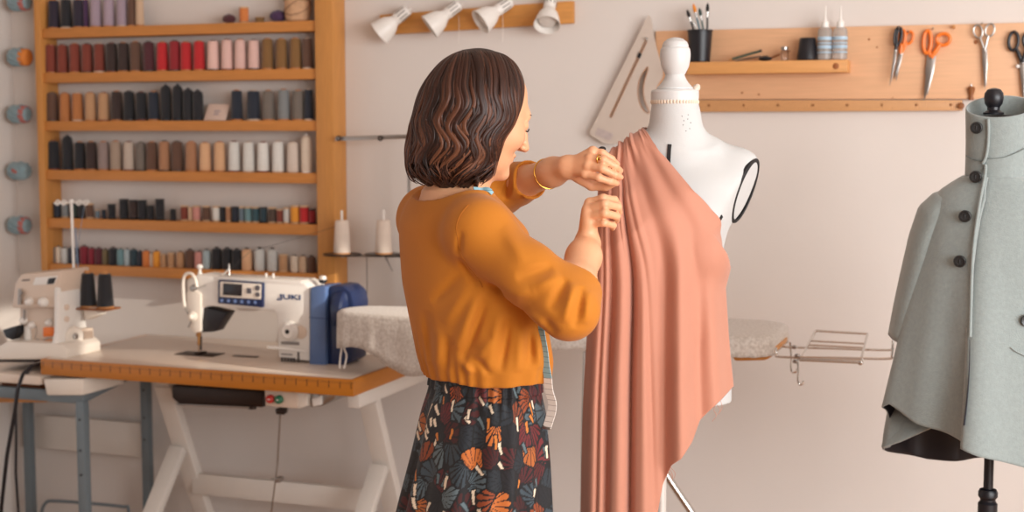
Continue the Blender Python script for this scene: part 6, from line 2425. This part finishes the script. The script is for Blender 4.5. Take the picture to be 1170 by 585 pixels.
edge_strip([(1129, 136), (1129.5, 150), (1128.5, 168), (1126, 181), (1123, 186)], .0042, 'collar_edge')
edge_strip([(1126, 188), (1126, 196), (1124.5, 206), (1120.5, 226), (1116.5, 250), (1112.5, 280), (1110.5, 310), (1109.5, 345), (1108.5, 385)], .0042, 'front_edge')
MB().tube([on_cape(x, y, -.0005) for x, y in arc([(1104, 178), (1112, 182), (1122, 184)], 5)], .0012, 6).tube([on_cape(x, y, -.0005) for x, y in arc([(1129, 181), (1145, 180), (1160, 175), (1172, 169)], 5)], .0012, 6).build('collar_seam', mat('wool_seam', '#6d7573', .95), cape)
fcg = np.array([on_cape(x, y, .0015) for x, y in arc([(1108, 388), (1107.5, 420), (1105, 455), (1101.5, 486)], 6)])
MB().tube(fcg, np.linspace(.0015, .006, len(fcg)), 8, flat=.35).build('front_gap_shade', M_LINING, cape, 60)  # dark strip painting in the shade of the gap between the two fronts
# buttons
M_BTN = mat('horn_button', '#22201f', .25, var=.4, vscale=90)
for x, y in ((1115.5, 146), (1114.5, 202), (1102.5, 247), (1096.5, 298.5)):
    c = on_cape(x, y, .003)
    nrm = CAM - c
    nrm[2] = 0
    nrm = nrm / np.linalg.norm(nrm)
    b = MB().lathe([(.0, -.002), (.0105, -.002), (.0125, 0), (.0132, .003), (.0120, .0055), (.0100, .0058), (.0088, .0042), (.0, .0038)], c, nrm, 24).build('button', M_BTN, cape, 40)
    hx_, hy_, _ = frame_of(nrm)
    MB().tube([c + nrm * .0052 - ZV * .004, c + nrm * .0062, c + nrm * .0052 + ZV * .004], .0012, 6).build('button_thread', M_TAPE, b)
c = on_cape(1173, 366, .002)
MB().lathe([(.0, -.002), (.0105, -.002), (.0125, 0), (.0132, .003), (.0120, .0055), (.0, .0045)], c, -F0, 24).build('pocket_button', M_BTN, cape, 40)
MB().tube([on_cape(x, y, .000) for x, y in ((1155, 397), (1160, 401), (1166, 404), (1174, 408))], .0016, 6).build('pocket_edge', M_WOOL, cape)
# corner of the longer back hem swinging forward at the left
fl_pts = [(1019, 452, .10), (1012, 484, .06), (1007, 511, .04), (1030, 503, .0), (1066, 487, -.03), (1050, 472, .02), (1036, 458, .07)]
cm_ = Q(1034, 482, CD + .035)
fm = MB()
rings_ = []
for f in (1.0, .66, .33):
    rings_.append([cm_ + (Q(x, y, CD + dz) - cm_) * f + F0 * -.012 * (1 - f) for x, y, dz in [tuple(v) for v in np.array([(np.interp(u, range(8), [p[0] for p in fl_pts] + [fl_pts[0][0]]), np.interp(u, range(8), [p[1] for p in fl_pts] + [fl_pts[0][1]]), np.interp(u, range(8), [p[2] for p in fl_pts] + [fl_pts[0][2]])) for u in np.linspace(0, 7, 42, endpoint=False)])]])
fm.grid(np.array(rings_), closed=True)
fm.add([cm_ - F0 * .016], [])
k_ = len(fm.v) - 1
fm.f += [(84 + i, 84 + (i + 1) % 42, k_) for i in range(42)]
fo_ = fm.build('back_hem_corner', M_WOOL, cape, None)
fo_.modifiers.new('thickness', 'SOLIDIFY').thickness = .0045
# sleeve at the left
sp = [(1092, 215, .0, .010), (1078, 225, .0, .034), (1065, 242, .01, .045), (1054, 275, .02, .046), (1043, 320, .03, .044), (1034, 355, .035, .040), (1026.5, 388, .04, .036)]
P_ = [Q(x, y, CD + .03 + dz) for x, y, dz, r in sp]
P_ = [np.array(p) for p in np.array(P_)]
pp = np.array([np.interp(np.linspace(0, len(sp) - 1, 30), np.arange(len(sp)), np.array(P_)[:, c]) for c in range(3)]).T
rr = np.interp(np.linspace(0, len(sp) - 1, 30), np.arange(len(sp)), [s[3] for s in sp])
mb = MB()
T = pp[-1] - pp[0]
T /= np.linalg.norm(T)
S_ = R - T * (R @ T)
S_ /= np.linalg.norm(S_)
N_ = np.cross(T, S_)
G3 = []
for i in range(30):
    A = np.linspace(0, 2 * math.pi, 40, endpoint=False)
    fo = .0035 * np.sin(3 * A + 1) * i / 29
    G3.append(pp[i] + np.cos(A)[:, None] * S_ * ((rr[i] + fo) * .62)[:, None] + np.sin(A)[:, None] * N_ * ((rr[i] + fo) * 1.25)[:, None])
slv = mb.grid(np.array(G3), closed=True).build('sleeve', [M_WOOL, M_LINING], cape, None)
v = np.mean([(np.array(p.center) + world_loc(cape) - pp[15]) @ np.array(p.normal) for p in slv.data.polygons])
if v < 0:
    slv.data.flip_normals()
md = slv.modifiers.new('thickness', 'SOLIDIFY')
md.thickness = .004
md.offset = -1
md.material_offset = 1

# ------------------------------------------------------------------ camera, light, exposure
cd_ = bpy.data.cameras.new('camera')
cd_.sensor_width = 36
cd_.lens = FPX / 1170 * 36
cd_.dof.use_dof = True
cd_.dof.focus_distance = 2.62
cd_.dof.aperture_fstop = 4.2
cam = bpy.data.objects.new('camera', cd_)
COL.objects.link(cam)
cam.matrix_world = Matrix(((R[0], UP[0], -FW[0], CAM[0]), (R[1], UP[1], -FW[1], CAM[1]), (R[2], UP[2], -FW[2], CAM[2]), (0, 0, 0, 1)))
SC.camera = cam

w = bpy.data.worlds.new('sky')
SC.world = w
w.use_nodes = True
w.node_tree.nodes['Background'].inputs[0].default_value = (1.0, .72, .56, 1)
w.node_tree.nodes['Background'].inputs[1].default_value = .26


def area(name, loc, target, sx, sy, power, col):
    l = bpy.data.lights.new(name, 'AREA')
    l.shape = 'RECTANGLE'
    l.size, l.size_y = sx, sy
    l.energy = power
    l.color = col
    o = bpy.data.objects.new(name, l)
    COL.objects.link(o)
    o.location = loc
    o.rotation_euler = (Vector(target) - Vector(loc)).to_track_quat('-Z', 'Y').to_euler()
    return o


area('assumed_right_window_daylight', (XR + .05, -3.6, 1.65), (-.3, -1.6, 1.2), 3.2, 1.6, 215, (.96, .985, 1.0))  # area lamp set in the assumed, unseen right window
area('left_window_daylight', (XL - .05, -1.45, .95), (0, -1.45, .9), 2.2, .75, 4, (.86, .93, 1.0))
area('front_fill_light', (2.0, -5.8, 2.0), (-.6, -1.0, 1.25), 2.0, 1.4, 40, (1.0, .97, .94))  # added fill lamp at the open front of the room, no window there
sp_ = bpy.data.lights.new('added_sun_spotlight', 'SPOT')
sp_.energy = 1200
sp_.spot_size = math.radians(7.0)
sp_.spot_blend = .25
sp_.shadow_soft_size = .02
sp_.color = (1.0, .93, .82)
so2 = bpy.data.objects.new('added_sun_spotlight', sp_)
COL.objects.link(so2)
so2.location = (2.5, -1.30, 2.33)
so2.rotation_euler = (Vector((-1.85, -.40, 1.0)) - so2.location).to_track_quat('-Z', 'Y').to_euler()
# narrow spot lamp added inside the room, standing in for low sun
SC.view_settings.view_transform = 'Standard'
SC.view_settings.look = 'None'
SC.view_settings.gamma = 1
SC.view_settings.use_curve_mapping = False
SC.view_settings.exposure = -0.1
SC.cycles.use_denoising = True
SC.cycles.max_bounces = 8
SC.cycles.sample_clamp_indirect = 6
bpy.context.view_layer.update()
